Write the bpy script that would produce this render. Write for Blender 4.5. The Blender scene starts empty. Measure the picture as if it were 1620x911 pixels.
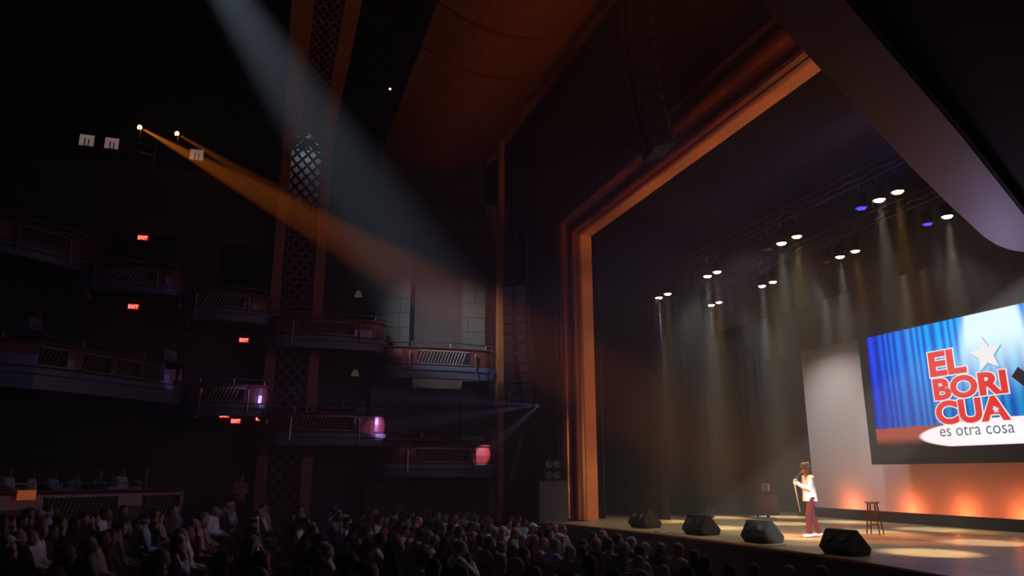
import bpy, bmesh, math, random
from mathutils import Vector, Matrix
R = random.Random(7)
PI = math.pi
SC = bpy.context.scene
COL = SC.collection

# ------------------------------------------------------------------ camera, world haze, exposure
CAMZ = 1.5
FPX = 1178.0
YAW, PITCH = math.radians(18), math.radians(14.0)
FW = Vector((-math.cos(YAW), math.sin(YAW), 0))
RT = Vector((math.sin(YAW), math.cos(YAW), 0))
UP = Vector((0, 0, 1))
cd = bpy.data.cameras.new('camera')
cam = bpy.data.objects.new('camera', cd)
COL.objects.link(cam)
cd.sensor_width = 36
cd.lens = FPX / 1620 * 36
cd.clip_end = 200
cam.location = (0, 0, CAMZ)
cam.rotation_euler = (Matrix((RT, UP.cross(FW) * 0 + UP, -FW)).transposed().to_3x3() @ Matrix.Rotation(PITCH, 3, 'X')).to_euler()
SC.camera = cam
SC.view_settings.view_transform = 'Standard'
SC.view_settings.look = 'None'
SC.view_settings.gamma = 1
SC.view_settings.use_curve_mapping = False
SC.view_settings.exposure = 0.0
cy = SC.cycles
cy.max_bounces = 4; cy.diffuse_bounces = 2; cy.glossy_bounces = 2; cy.transmission_bounces = 2
cy.volume_bounces = 0
cy.sample_clamp_indirect = 3
cy.use_denoising = True
cy.caustics_reflective = False; cy.caustics_refractive = False
w = bpy.data.worlds.new('world'); SC.world = w; w.use_nodes = True
wn = w.node_tree.nodes; wn.clear()
wo = wn.new('ShaderNodeOutputWorld'); wb = wn.new('ShaderNodeBackground'); wb.inputs[0].default_value = (0.3, 0.35, 0.6, 1)
wb.inputs[1].default_value = 0.0
w.node_tree.links.new(wb.outputs[0], wo.inputs[0])
wv = wn.new('ShaderNodeVolumeScatter'); wv.inputs['Density'].default_value = 0.0078
wv.inputs['Color'].default_value = (1, 1, 1, 1); wv.inputs['Anisotropy'].default_value = 0.0
w.node_tree.links.new(wv.outputs[0], wo.inputs['Volume'])

def aim(o, tgt):
    o.rotation_euler = (Vector(tgt) - o.location).to_track_quat('-Z', 'Y').to_euler()
def spot(name, loc, tgt, power, color, size, blend=0.3, radius=0.05):
    l = bpy.data.lights.new(name, 'SPOT'); l.energy = power; l.color = color
    l.spot_size = math.radians(size); l.spot_blend = blend; l.shadow_soft_size = radius
    o = bpy.data.objects.new(name, l); COL.objects.link(o); o.location = loc; aim(o, tgt)
    return o
def point(name, loc, power, color, radius=0.05):
    l = bpy.data.lights.new(name, 'POINT'); l.energy = power; l.color = color; l.shadow_soft_size = radius
    o = bpy.data.objects.new(name, l); COL.objects.link(o); o.location = loc
    return o

def at(px, py, X=None, Y=None, Z=None, F=None):
    """point of the place seen at a pixel of the 1620x911 photograph, on the named plane"""
    u, v = px - 810.0, 455.5 - py
    up = v * math.cos(PITCH) + FPX * math.sin(PITCH)
    fw = FPX * math.cos(PITCH) - v * math.sin(PITCH)
    d = FW + RT * (u / fw) + UP * (up / fw)
    if X is not None: t = X / d.x
    elif Y is not None: t = Y / d.y
    elif Z is not None: t = (Z - CAMZ) / d.z
    else: t = F
    return Vector((0, 0, CAMZ)) + d * t

# lights of the house and the stage, with added fill spots -------------------------------------------------
PERF = Vector((-14.3, 11.35, 0))
L_AMBER = (1.0, 0.21, 0.012)
S1 = at(222, 202, X=-31.8); S2 = at(281, 212, X=-31.8)
spot('balcony_spot_light', S1, (-16.4, 12.6, 1.2), 72000, L_AMBER, 7.0, 0.5, 0.04)
spot('balcony_spot_light', S2, (-17.5, 12.2, 1.6), 24000, L_AMBER, 6.0, 0.5, 0.04)
# cold follow beam out of the ceiling of the house
spot('ceiling_beam_light', at(170, -300, F=14), at(650, 430, F=26.5), 27000, (0.62, 0.80, 1.0), 17, 1.0, 0.10)
# follow spot on the performer, wash of the backcloth
spot('follow_spot_light', (-3.0, 6.5, 4.0), PERF + Vector((0, 0, 0.95)), 15000, (1, 0.97, 0.94), 10, 0.35, 0.05)
for wx in (-22.5, -18.5, -14.0):
    spot('cyc_wash_light', (wx, 15.9, 7.25), (wx, 20, 2.0), 720, (1.0, 0.93, 0.95), 70, 0.9, 0.2)
    spot('cyc_wash_light', (wx, 18.0, 7.4), (wx, 20, 2.0), 45, (1.0, 0.93, 0.95), 100, 0.9, 0.2)
# added warm fill spots without fixtures, for the proscenium reveal and ceiling
for tx_, tz_, pw_ in ((-23.9, 0.6, 8200), (-23.9, 2.6, 7200), (-23.9, 4.8, 6200), (-23.9, 7.0, 5200), (-23.9, 9.0, 4200), (-21.0, 9.9, 6500), (-17.5, 9.9, 5200), (-14.2, 9.9, 3600), (-11.8, 9.9, 2000)):
    spot('reveal_fill', (-7.0, 11.0, 2.4), (tx_, 10.95, tz_), pw_ * 0.42, (1.0, 0.40, 0.12), 10.5 if tx_ < -23 else 16, 0.8, 0.05)
spot('array_fill', (-6.0, 8.5, 6.9), (-25.2, 8.3, 6.4), 1700, (0.45, 0.38, 1.0), 13, 0.8, 0.05)  # added violet fill that keeps the hanging array from going black
spot('warm_side_fill', (-6.0, 9.2, 6.2), (-19.0, 8.5, 14.5), 520, (1.0, 0.34, 0.12), 50, 0.8, 0.1)
spot('warm_roof_fill', (-4.5, 4.0, 6.0), (-20.0, 4.5, 17.0), 170, (1.0, 0.38, 0.16), 55, 0.9, 0.1)
# colour lamps in the recess beside the stage, grazing the rounded ends of the boxes
for px_, py_, col_, pw_, sz_ in ((760, 722, (1.0, 0.5, 0.85), 1300, 14), (606, 676, (0.62, 0.32, 1.0), 3400, 9), (420, 624, (0.36, 0.28, 1.0), 4200, 6), (265, 592, (0.25, 0.25, 1.0), 2500, 6), (785, 580, (0.25, 0.2, 1.0), 110, 24)):
    spot('box_end_light', (-25.4, 9.3, 3.9), at(px_, py_, X=-27.6), pw_, col_, sz_, 0.7, 0.03)
spot('red_house_fill', (-6.0, 8.2, 6.4), (-28.0, 3.0, 4.5), 260, (1.0, 0.35, 0.22), 42, 0.9, 0.2)  # added red fill for the dark box fronts, no such lamp there
spot('blue_house_fill', (-6.0, 8.8, 6.2), (-28.0, 0.0, 4.0), 480, (0.30, 0.30, 1.0), 60, 0.9, 0.2)  # added blue fill over the side boxes, no fixture behind it
spot('violet_edge_light', (-8.6, 11.3, 2.9), (-7.0, 9.2, 4.6), 60, (0.55, 0.52, 1.0), 52, 0.9, 0.2)
for wx in (-20.5, -15.5):
    spot('floor_fill', (wx, 12.9, 7.25), (wx - 0.5, 12.6, 0), 800, (1.0, 0.90, 0.68), 78, 0.9, 0.2)  # added warm fill lifting the stage floor, no matching fixture on the batten
spot('violet_floor_fill', (-6.4, 12.5, 6.0), (-9.5, 11.6, 0), 130, (0.62, 0.42, 1.0), 50, 0.9, 0.2)  # added violet fill tinting the near stage floor
spot('audience_fill', (-15.5, 12.0, 7.0), (-16.5, 2, -1), 480, (0.95, 0.66, 0.90), 84, 0.9, 0.5)  # added soft fill standing in for stage light spilling onto the audience

# ------------------------------------------------------------------ materials
MATS = {}
def mat(name, color, rough=0.6, metal=0.0, emit=None, es=0.0, spec=0.5):
    if name in MATS: return MATS[name]
    m = bpy.data.materials.new(name); m.use_nodes = True
    b = m.node_tree.nodes['Principled BSDF']
    b.inputs['Base Color'].default_value = (*color, 1); b.inputs['Roughness'].default_value = rough
    b.inputs['Metallic'].default_value = metal; b.inputs['Specular IOR Level'].default_value = spec
    if emit: b.inputs['Emission Color'].default_value = (*emit, 1); b.inputs['Emission Strength'].default_value = es
    MATS[name] = m
    return m
def nodes(m): return m.node_tree.nodes, m.node_tree.links, m.node_tree.nodes['Principled BSDF']
def wood(name, c1, c2, rough=0.4, scale=(1, 1, 8), coord='Object'):
    m = mat(name, c1, rough); n, l, b = nodes(m)
    tc = n.new('ShaderNodeTexCoord'); mp = n.new('ShaderNodeMapping'); mp.inputs['Scale'].default_value = scale
    no = n.new('ShaderNodeTexNoise'); no.inputs['Scale'].default_value = 3; no.inputs['Detail'].default_value = 6
    cr = n.new('ShaderNodeValToRGB'); cr.color_ramp.elements[0].position = 0.3; cr.color_ramp.elements[1].position = 0.7
    cr.color_ramp.elements[0].color = (*c1, 1); cr.color_ramp.elements[1].color = (*c2, 1)
    l.new(tc.outputs[coord], mp.inputs[0]); l.new(mp.outputs[0], no.inputs[0]); l.new(no.outputs[0], cr.inputs[0]); l.new(cr.outputs[0], b.inputs['Base Color'])
    return m
def blocks(name, c1, c2, mortar, axes=('Y', 'Z'), bw=1.2, bh=0.6):
    m = mat(name, c1, 0.85); n, l, b = nodes(m)
    tc = n.new('ShaderNodeTexCoord'); sx = n.new('ShaderNodeSeparateXYZ'); cx = n.new('ShaderNodeCombineXYZ')
    l.new(tc.outputs['Object'], sx.inputs[0]); l.new(sx.outputs[axes[0]], cx.inputs[0]); l.new(sx.outputs[axes[1]], cx.inputs[1])
    br = n.new('ShaderNodeTexBrick'); br.inputs['Scale'].default_value = 1
    br.inputs['Brick Width'].default_value = bw; br.inputs['Row Height'].default_value = bh; br.inputs['Mortar Size'].default_value = 0.018
    br.squash = 0.6; br.squash_frequency = 3; br.offset = 0.4
    br.inputs['Color1'].default_value = (*c1, 1); br.inputs['Color2'].default_value = (*c2, 1); br.inputs['Mortar'].default_value = (*mortar, 1)
    l.new(cx.outputs[0], br.inputs['Vector']); l.new(br.outputs[0], b.inputs['Base Color'])
    bp = n.new('ShaderNodeBump'); bp.inputs['Strength'].default_value = 0.6; bp.inputs['Distance'].default_value = 0.03; bp.invert = True
    l.new(br.outputs['Fac'], bp.inputs['Height']); l.new(bp.outputs[0], b.inputs['Normal'])
    return m
STONE = blocks('stone_blocks', (0.10, 0.082, 0.06), (0.08, 0.066, 0.05), (0.03, 0.025, 0.02))
STONEX = blocks('stone_blocks_front', (0.10, 0.082, 0.06), (0.08, 0.066, 0.05), (0.03, 0.025, 0.02), ('X', 'Z'))
REDWOOD = wood('red_stained_wood', (0.17, 0.035, 0.025), (0.24, 0.055, 0.035), 0.3, (1, 1, 6))
nodes(REDWOOD)[2].inputs['Coat Weight'].default_value = 0.6; nodes(REDWOOD)[2].inputs['Coat Roughness'].default_value = 0.3
ORWOOD = wood('orange_stained_wood', (0.42, 0.13, 0.04), (0.50, 0.17, 0.06), 0.4, (1, 1, 5))
JAMB = mat('ochre_painted_reveal', (0.62, 0.27, 0.11), 0.5)
CEILW = wood('ceiling_veneer', (0.34, 0.10, 0.045), (0.45, 0.14, 0.06), 0.45, (6, 1, 1))
BLACK = mat('black_paint', (0.012, 0.012, 0.014), 0.8)
VELV = mat('black_velour', (0.06, 0.058, 0.055), 0.95, spec=0.1)
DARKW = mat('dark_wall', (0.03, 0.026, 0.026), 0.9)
GREYB = mat('grey_blue_plaster', (0.17, 0.18, 0.23), 0.45)
LAVP = mat('pale_plaster', (0.50, 0.48, 0.52), 0.5)
METAL = mat('satin_steel', (0.45, 0.45, 0.45), 0.35, 1.0)
PIPE = mat('blackened_pipe', (0.05, 0.05, 0.05), 0.45, 0.5)
BMETAL = mat('black_metal', (0.03, 0.03, 0.035), 0.45, 0.6)
BRASS = mat('brass', (0.75, 0.55, 0.3), 0.3, 1.0)
CARPET = mat('dark_red_carpet', (0.05, 0.012, 0.012), 0.95)
CYC = mat('white_cyclorama_cloth', (0.62, 0.58, 0.56), 0.9)
SPK = mat('speaker_black', (0.022, 0.022, 0.025), 0.55)
GRILLE = mat('speaker_grille', (0.05, 0.05, 0.055), 0.5, 0.4)
SEATF = mat('seat_fabric', (0.20, 0.02, 0.025), 0.9)

# ------------------------------------------------------------------ mesh helpers
def box(bm, x0, y0, z0, x1, y1, z1, M=None):
    vs = [bm.verts.new(Vector(p) if M is None else M @ Vector(p)) for p in
          ((x0, y0, z0), (x1, y0, z0), (x1, y1, z0), (x0, y1, z0), (x0, y0, z1), (x1, y0, z1), (x1, y1, z1), (x0, y1, z1))]
    for f in ((3, 2, 1, 0), (4, 5, 6, 7), (0, 1, 5, 4), (1, 2, 6, 5), (2, 3, 7, 6), (3, 0, 4, 7)):
        bm.faces.new([vs[i] for i in f])
def tube(bm, p0, p1, r0, r1=None, n=10, caps=True):
    r1 = r0 if r1 is None else r1
    p0, p1 = Vector(p0), Vector(p1); d = (p1 - p0)
    q = d.to_track_quat('Z', 'Y').to_matrix()
    a = [bm.verts.new(p0 + q @ Vector((r0 * math.cos(2 * PI * i / n), r0 * math.sin(2 * PI * i / n), 0))) for i in range(n)]
    b = [bm.verts.new(p1 + q @ Vector((r1 * math.cos(2 * PI * i / n), r1 * math.sin(2 * PI * i / n), 0))) for i in range(n)]
    for i in range(n):
        bm.faces.new((a[i], a[(i + 1) % n], b[(i + 1) % n], b[i]))
    if caps: bm.faces.new(a[::-1]); bm.faces.new(b)
def path_tube(bm, pts, r, n=8):
    for a, b in zip(pts, pts[1:]): tube(bm, a, b, r, r, n)
def ball(bm, c, r, seg=16, ring=10, M=None):
    r = (r, r, r) if isinstance(r, (int, float)) else r
    m = Matrix.Translation(c) @ (M.to_4x4() if M is not None else Matrix.Identity(4)) @ Matrix.Diagonal((*r, 1))
    bmesh.ops.create_uvsphere(bm, u_segments=seg, v_segments=ring, radius=1, matrix=m)
def caps(bm, p0, p1, r0, r1=None, n=14):
    r1 = r0 if r1 is None else r1
    tube(bm, p0, p1, r0, r1, n); ball(bm, p0, r0, n, 8); ball(bm, p1, r1, n, 8)
def lathe(bm, prof, n=24, M=None):
    rings = []
    for r, z in prof:
        rings.append([bm.verts.new((M or Matrix.Identity(4)) @ Vector((r * math.cos(2 * PI * i / n), r * math.sin(2 * PI * i / n), z))) for i in range(n)])
    for a, b in zip(rings, rings[1:]):
        for i in range(n): bm.faces.new((a[i], a[(i + 1) % n], b[(i + 1) % n], b[i]))
    bm.faces.new(rings[0][::-1]); bm.faces.new(rings[-1])
def prism(bm, pts, axis, a, b):
    """polygon pts (2-D) extruded along axis from a to b; 2-D coordinates are the other two axes in order"""
    def v(p, t):
        return {'X': (t, p[0], p[1]), 'Y': (p[0], t, p[1]), 'Z': (p[0], p[1], t)}[axis]
    A = [bm.verts.new(v(p, a)) for p in pts]; B = [bm.verts.new(v(p, b)) for p in pts]
    bm.faces.new(A); bm.faces.new(B[::-1])
    n = len(pts)
    for i in range(n): bm.faces.new((A[i], B[i], B[(i + 1) % n], A[(i + 1) % n]))
def sweep(bm, path, prof, closed=True):
    """profile [(out, z)] swept on a plan polyline path [(x, y)]; out = along the right-hand normal of the path"""
    P = [Vector((p[0], p[1])) for p in path]; rows = []
    for i, p in enumerate(P):
        a = (P[i] - P[i - 1]).normalized() if i else (P[1] - P[0]).normalized()
        b = (P[i + 1] - P[i]).normalized() if i < len(P) - 1 else a
        t = (a + b).normalized(); nrm = Vector((t.y, -t.x)); k = 1 / max(0.5, t.dot(a))
        rows.append([bm.verts.new((p.x + nrm.x * o * k, p.y + nrm.y * o * k, z)) for o, z in prof])
    m = len(prof)
    for r0, r1 in zip(rows, rows[1:]):
        for j in range(m if closed else m - 1):
            bm.faces.new((r0[j], r1[j], r1[(j + 1) % m], r0[(j + 1) % m]))
    if closed: bm.faces.new(rows[0][::-1]); bm.faces.new(rows[-1])
def link(name, me, m=None, parent=None, smooth=False):
    o = bpy.data.objects.new(name, me); COL.objects.link(o)
    if m is not None:
        if len(me.materials) == 0: me.materials.append(m)
    if parent is not None: o.parent = parent
    if smooth:
        for p in me.polygons: p.use_smooth = True
    return o
def obj(name, bm, m, parent=None, smooth=False):
    bmesh.ops.recalc_face_normals(bm, faces=bm.faces)
    me = bpy.data.meshes.new(name); bm.to_mesh(me); bm.free()
    return link(name, me, m, parent, smooth)
def B(): return bmesh.new()
def tag(o, label, cat, group=None, kind=None):
    o['label'] = label; o['category'] = cat
    if group: o['group'] = group
    if kind: o['kind'] = kind
    return o
def thing(name, label, cat, loc=(0, 0, 0), rz=0, group=None):
    o = bpy.data.objects.new(name, None); COL.objects.link(o); o.location = loc; o.rotation_euler = (0, 0, rz)
    o.empty_display_size = 0.2
    return tag(o, label, cat, group)
def struct(name, bm, m, label, cat='building part', smooth=False):
    o = obj(name, bm, m, None, smooth); o['kind'] = 'structure'; o['label'] = label; o['category'] = cat
    return o
def copy_tree(o, parent=None):
    c = o.copy(); COL.objects.link(c); c.parent = parent
    for ch in list(o.children): copy_tree(ch, c)
    return c
def realize(bm, voxel, smooth=3, name='body'):
    me = bpy.data.meshes.new(name + '_tmp'); bm.to_mesh(me); bm.free()
    o = bpy.data.objects.new('tmp', me); COL.objects.link(o)
    r = o.modifiers.new('r', 'REMESH'); r.mode = 'VOXEL'; r.voxel_size = voxel; r.use_smooth_shade = True
    if smooth:
        s = o.modifiers.new('s', 'SMOOTH'); s.factor = 0.6; s.iterations = smooth
    dg = bpy.context.evaluated_depsgraph_get(); dg.update()
    out = bpy.data.meshes.new_from_object(o.evaluated_get(dg)); out.name = name
    bpy.data.objects.remove(o); bpy.data.meshes.remove(me)
    for p in out.polygons: p.use_smooth = True
    out.materials.clear()
    return out

# ------------------------------------------------------------------ the setting: stage
edge_px = [(836, 826), (880, 827.5), (930, 832), (970, 836.5), (1040, 844), (1109, 852.5), (1201, 864), (1300, 878), (1420, 897), (1560, 921)]
EDGE = [at(x, y, Z=0).to_2d() for x, y in edge_px] + [Vector((-6.8, 10.0))]
bm = B()
prism(bm, [(p.x, p.y) for p in EDGE] + [(-4, 10.3), (-4, 22), (-30, 22), (-30, 10.3), (EDGE[0].x, 10.3)], 'Z', -0.06, 0.0)
STAGEW = mat('stage_floor_boards', (0.30, 0.22, 0.12), 0.32)
n, l, b = nodes(STAGEW)
tc = n.new('ShaderNodeTexCoord'); br = n.new('ShaderNodeTexBrick')
br.inputs['Scale'].default_value = 1; br.inputs['Brick Width'].default_value = 2.4; br.inputs['Row Height'].default_value = 0.10; br.inputs['Mortar Size'].default_value = 0.002
br.inputs['Color1'].default_value = (0.46, 0.36, 0.22, 1); br.inputs['Color2'].default_value = (0.36, 0.28, 0.17, 1); br.inputs['Mortar'].default_value = (0.08, 0.05, 0.03, 1)
no = n.new('ShaderNodeTexNoise'); no.inputs['Scale'].default_value = 1.3; no.inputs['Detail'].default_value = 5
mr = n.new('ShaderNodeMapRange'); mr.inputs['To Min'].default_value = 0.22; mr.inputs['To Max'].default_value = 0.55
l.new(tc.outputs['Object'], br.inputs['Vector']); l.new(br.outputs[0], b.inputs['Base Color']); l.new(tc.outputs['Object'], no.inputs['Vector'])
l.new(no.outputs[0], mr.inputs[0]); l.new(mr.outputs[0], b.inputs['Roughness'])
struct('floor_stage', bm, STAGEW, 'worn wooden stage floor with a glossy sheen', 'stage')
bm = B(); e2 = [(p.x, p.y) for p in EDGE]
sweep(bm, e2, [(0.0, -0.10), (0.0, -1.25), (-0.10, -1.25), (-0.10, -0.10)])
struct('wall_stage_front', bm, wood('stage_fascia_wood', (0.10, 0.028, 0.02), (0.14, 0.04, 0.03), 0.35, (8, 8, 1)), 'dark red wooden front wall of the stage', 'stage front')
bm = B()
sweep(bm, e2, [(-0.02, 0.012), (0.06, 0.008), (0.085, -0.02), (0.075, -0.06), (0.04, -0.075), (0.045, -0.11), (0.0, -0.14), (-0.02, -0.14)])
struct('trim_stage_nosing', bm, wood('nosing_wood', (0.26, 0.08, 0.03), (0.34, 0.12, 0.05), 0.3, (8, 8, 1)), 'moulded wooden nosing along the stage edge', 'stage edge')

# proscenium: a profile swept up the far jamb and over the opening
PX0, PX1, PH, PY = -23.9, -5.4, 9.95, 10.75
def frame_sweep(name, prof, m, label):
    bm = B(); rows = []
    for k in range(4):
        row = []
        for o, y in prof:
            if k == 0: p = (PX0 - o, y, 0)
            elif k == 1: p = (PX0 - o, y, PH + o)
            elif k == 2: p = (PX1 + o, y, PH + o)
            else: p = (PX1 + o, y, 0)
            row.append(bm.verts.new(p))
        rows.append(row)
    for a, b_ in zip(rows, rows[1:]):
        for j in range(len(prof) - 1): bm.faces.new((a[j], b_[j], b_[j + 1], a[j + 1]))
    return struct(name, bm, m, label, 'proscenium', smooth=False)
frame_sweep('trim_proscenium_reveal', [(0.3, 10.82), (0.0, 10.82), (0.0, 10.42), (0.03, 10.38)], JAMB, 'orange lit inner reveal of the proscenium opening')
mould = [(0.03, 10.38), (0.05, 10.30), (0.10, 10.30), (0.12, 10.24), (0.12, 10.14), (0.20, 10.10)]
mould += [(0.20 + 0.34 * (1 - math.cos(a * PI / 16)), 10.10 - 0.02 + 0.10 * math.sin(a * PI / 8)) for a in range(1, 8)]
mould += [(0.56 + 0.20 - 0.20 * math.cos(a * PI / 10), 10.02 - 0.17 * math.sin(a * PI / 10)) for a in range(0, 11)]
mould += [(1.0, 10.0), (1.06, 9.92), (1.14, 9.88), (1.22, 9.86), (1.25, 9.95), (1.25, 10.1)]
frame_sweep('trim_proscenium_moulding', mould, REDWOOD, 'wide red-brown wooden moulding framing the stage opening')
# header wall above the moulding and wall beside the jamb
HW = blocks('header_blocks', (0.16, 0.085, 0.06), (0.13, 0.07, 0.05), (0.05, 0.03, 0.025), ('X', 'Z'), 1.6, 0.7)
bm = B(); box(bm, -30, 9.98, PH + 1.2, 3, 10.35, 19)
struct('wall_proscenium_header', bm, HW, 'dark brown block wall above the stage opening', 'wall')
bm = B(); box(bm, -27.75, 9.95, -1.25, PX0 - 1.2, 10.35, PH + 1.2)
struct('wall_proscenium_side', bm, STONEX, 'strip of stone block wall beside the proscenium jamb', 'wall')
bm = B(); box(bm, PX1 + 1.2, 9.95, -1.25, 3, 10.35, PH + 1.2)
struct('wall_proscenium_near', bm, STONEX, 'stone block wall at the near side of the stage opening', 'wall')
# stage house
bm = B(); box(bm, -34, 22, 0, 0, 22.3, 19); struct('wall_stage_back', bm, BLACK, 'black back wall of the stage house', 'wall')
bm = B(); box(bm, -34.3, 10.35, 0, -34, 22.3, 19); struct('wall_stage_far', bm, BLACK, 'black far side wall of the stage house', 'wall')
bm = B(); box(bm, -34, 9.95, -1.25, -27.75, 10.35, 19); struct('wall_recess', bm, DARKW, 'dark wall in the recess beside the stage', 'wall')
bm = B(); box(bm, -34.3, 10.3, 13.5, 0, 22.3, 13.7); struct('ceiling_stage', bm, BLACK, 'black grid ceiling over the stage', 'ceiling')

# house floor, raked up towards the back
def fz(y): return -1.16 + max(0.0, 8.0 - y) * 0.047
bm = B(); prism(bm, [(10.2, -1.16), (8, -1.16), (-26, fz(-26)), (-26, -2), (10.2, -2)], 'X', -31, 3)
struct('floor_house', bm, CARPET, 'dark red carpeted floor under the audience', 'floor')
# far side wall: stone pier with sunken panel, void, back wall with openings
XW = -29.35
def yy(px, py, X): return at(px, py, X=X).y
def zz(px, py, X): return at(px, py, X=X).z
bm = B()
ya, yb, yc, yd = yy(595, 450, XW), yy(650, 450, XW), yy(734, 450, XW), yy(768, 450, XW)
zt, zp = 17.3, zz(690, 367, XW)
box(bm, XW - 1.2, ya, -1.2, XW, yb, zt); box(bm, XW - 1.2, yc, -1.2, XW, yd, zt); box(bm, XW - 1.2, yb, zp, XW, yc, zt)
for z0 in (zz(690, 600, XW) - 0.5,): box(bm, XW - 1.2, yb, z0 - 0.4, XW - 0.02, yc, z0)
struct('wall_stone_pier', bm, STONE, 'stone block pier with a sunken panel above the boxes', 'wall')
bm = B(); box(bm, XW - 0.7, yb, -1.2, XW - 0.35, yc, zp); 
struct('trim_sunken_panel', bm, wood('panel_wood', (0.05, 0.026, 0.016), (0.07, 0.035, 0.02), 0.7, (1, 1, 0.5)), 'dark wooden panel sunk into the stone pier', 'wall panel')
XB = -31.0
bm = B()
box(bm, XB - 0.3, -26, -2, XB, 10.2, 9.5 + 4)
WB = blocks('rear_blocks', (0.11, 0.07, 0.045), (0.09, 0.058, 0.04), (0.03, 0.02, 0.015), ('Y', 'Z'), 1.0, 0.5)
struct('wall_left', bm, WB, 'dark brown block wall behind the boxes', 'wall')
bm = B(); box(bm, XB - 6, -26, 9.3 + 4.2, XB - 5.7, 10.2, 22); struct('wall_gallery_back', bm, DARKW, 'black wall behind the upper gallery', 'wall')
bm = B(); box(bm, XB - 6, -26, 13.2, XB - 0.3, 10.2, 13.5); struct('floor_gallery', bm, DARKW, 'floor of the upper gallery', 'floor')
bm = B(); box(bm, -37, -26.3, -2, 3, -26, 22); struct('wall_rear', bm, DARKW, 'dark rear wall of the house', 'wall')
bm = B(); box(bm, 2.2, -26, -2, 2.5, 10, 22); struct('wall_right', bm, DARKW, 'dark side wall behind the camera', 'wall')
bm = B(); box(bm, -37, -26, 21.5, 3, 10.2, 21.8); struct('ceiling_house', bm, BLACK, 'black upper ceiling of the house', 'ceiling')

# wood ceiling panels before the stage, arched, with dark seams across
YL = at(610, 226, X=-29.3).y; YR = 9.7
_q = [(at(610, 226, X=-29.3)), (at(700, 270, X=-29.3)), (at(797, 233, X=-29.3))]
def zc(y):
    a, b_, c = _q
    return (a.z * (y - b_.y) * (y - c.y) / ((a.y - b_.y) * (a.y - c.y)) + b_.z * (y - a.y) * (y - c.y) / ((b_.y - a.y) * (b_.y - c.y)) + c.z * (y - a.y) * (y - b_.y) / ((c.y - a.y) * (c.y - b_.y)))
ZR = zc(YR); xs = [-30.2]
for (sx, sy) in ((800, 220), (868, 133), (936, 40), (985, -40), (1080, -170)):
    xs.append(at(sx, sy, Y=YR).x)
xs = sorted(set(round(x, 2) for x in xs)); xs.append(2.0)
ce = []
for i, (x0, x1) in enumerate(zip(xs, xs[1:])):
    bm = B(); N = 14; ys = [YL + (YR - YL) * k / N for k in range(N + 1)]
    def sk(y): return -(9.7 - y) * 0.02 - ((9.7 - y) ** 2) * 0.016
    top = []; bot = []
    for y in ys:
        bot.append((bm.verts.new((x0 + 0.08 + sk(y), y, zc(y))), bm.verts.new((x1 - 0.08 + sk(y), y, zc(y)))))
        top.append((bm.verts.new((x0 + 0.08 + sk(y), y, zc(y) + 0.12)), bm.verts.new((x1 - 0.08 + sk(y), y, zc(y) + 0.12))))
    for k in range(N):
        bm.faces.new((bot[k][0], bot[k + 1][0], bot[k + 1][1], bot[k][1])); bm.faces.new((top[k][0], top[k][1], top[k + 1][1], top[k + 1][0]))
        bm.faces.new((bot[k][0], top[k][0], top[k + 1][0], bot[k + 1][0])); bm.faces.new((bot[k][1], bot[k + 1][1], top[k + 1][1], top[k][1]))
    bm.faces.new((bot[0][0], bot[0][1], top[0][1], top[0][0])); bm.faces.new((bot[-1][0], top[-1][0], top[-1][1], bot[-1][1]))
    o = struct('ceiling_panel', bm, CEILW, 'red-brown wooden ceiling panel between two dark seams', 'ceiling panel')
bm = B(); box(bm, -32, YL + 0.1, ZR + 0.5, 3, 9.9, ZR + 0.7); struct('ceiling_backing', bm, BLACK, 'black ceiling above the wooden panels', 'ceiling')

# lattice helpers -------------------------------------------------------------
def lattice(bm, org, U, V, wu, wv, pitch, bw, th, both=True, diag=1.0):
    """diagonal bars clipped to the rectangle org + u U + v V"""
    Nn = U.cross(V).normalized()
    def bar(a, b_):
        d = (b_ - a).normalized(); s = Nn.cross(d) * bw / 2
        vs = [bm.verts.new(p) for p in (a + s, b_ + s, b_ - s, a - s)]; ws = [bm.verts.new(v.co + Nn * th) for v in vs]
        bm.faces.new(vs[::-1]); bm.faces.new(ws)
        for i in range(4): bm.faces.new((vs[i], vs[(i + 1) % 4], ws[(i + 1) % 4], ws[i]))
    for sgn in ((1, -1) if both else (1,)):
        k = -wv / diag - 0.001 if sgn > 0 else 0.0
        c = k
        while c < wu + (wv / diag if sgn < 0 else 0):
            # line u = c + sgn * v / diag
            v0, v1 = 0.0, wv
            if sgn > 0:
                v0 = max(v0, -c * diag); v1 = min(v1, (wu - c) * diag)
            else:
                v0 = max(v0, (c - wu) * diag); v1 = min(v1, c * diag)
            if v1 - v0 > bw:
                a = org + U * (c + sgn * v0 / diag) + V * v0; e = org + U * (c + sgn * v1 / diag) + V * v1
                bar(a, e)
            c += pitch
XT = -27.5
XTW = -29.4
# lattice tower
ty0, ty1 = yy(447, 440, XTW) - 0.35, yy(507, 440, XTW) + 0.1
tzt = zz(485, 214, XTW) - 0.06
tw = thing('lattice_tower', 'tall wooden lattice tower rising from the boxes to the ceiling', 'lattice tower', (0, 0, 0))
for k, (a, b_) in enumerate(((ty0 - 0.05, ty0 + 0.33), (ty1 - 0.33, ty1 + 0.05))):
    bm = B(); box(bm, XTW - 0.35, a, -1.1, XTW + 0.02, b_, tzt - 0.05)
    obj('post', bm, ORWOOD, tw)
bm = B(); lattice(bm, Vector((XTW - 0.22, ty0 + 0.33, 0)), Vector((0, 1, 0)), Vector((0, 0, 1)), ty1 - ty0 - 0.66, tzt, 0.42, 0.10, 0.05, True, 1.15)
obj('lattice', bm, REDWOOD, tw)
bm = B(); box(bm, XTW - 1.4, ty0 + 0.3, zz(485, 306, XTW), XTW - 1.35, ty1 - 0.3, tzt)
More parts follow.
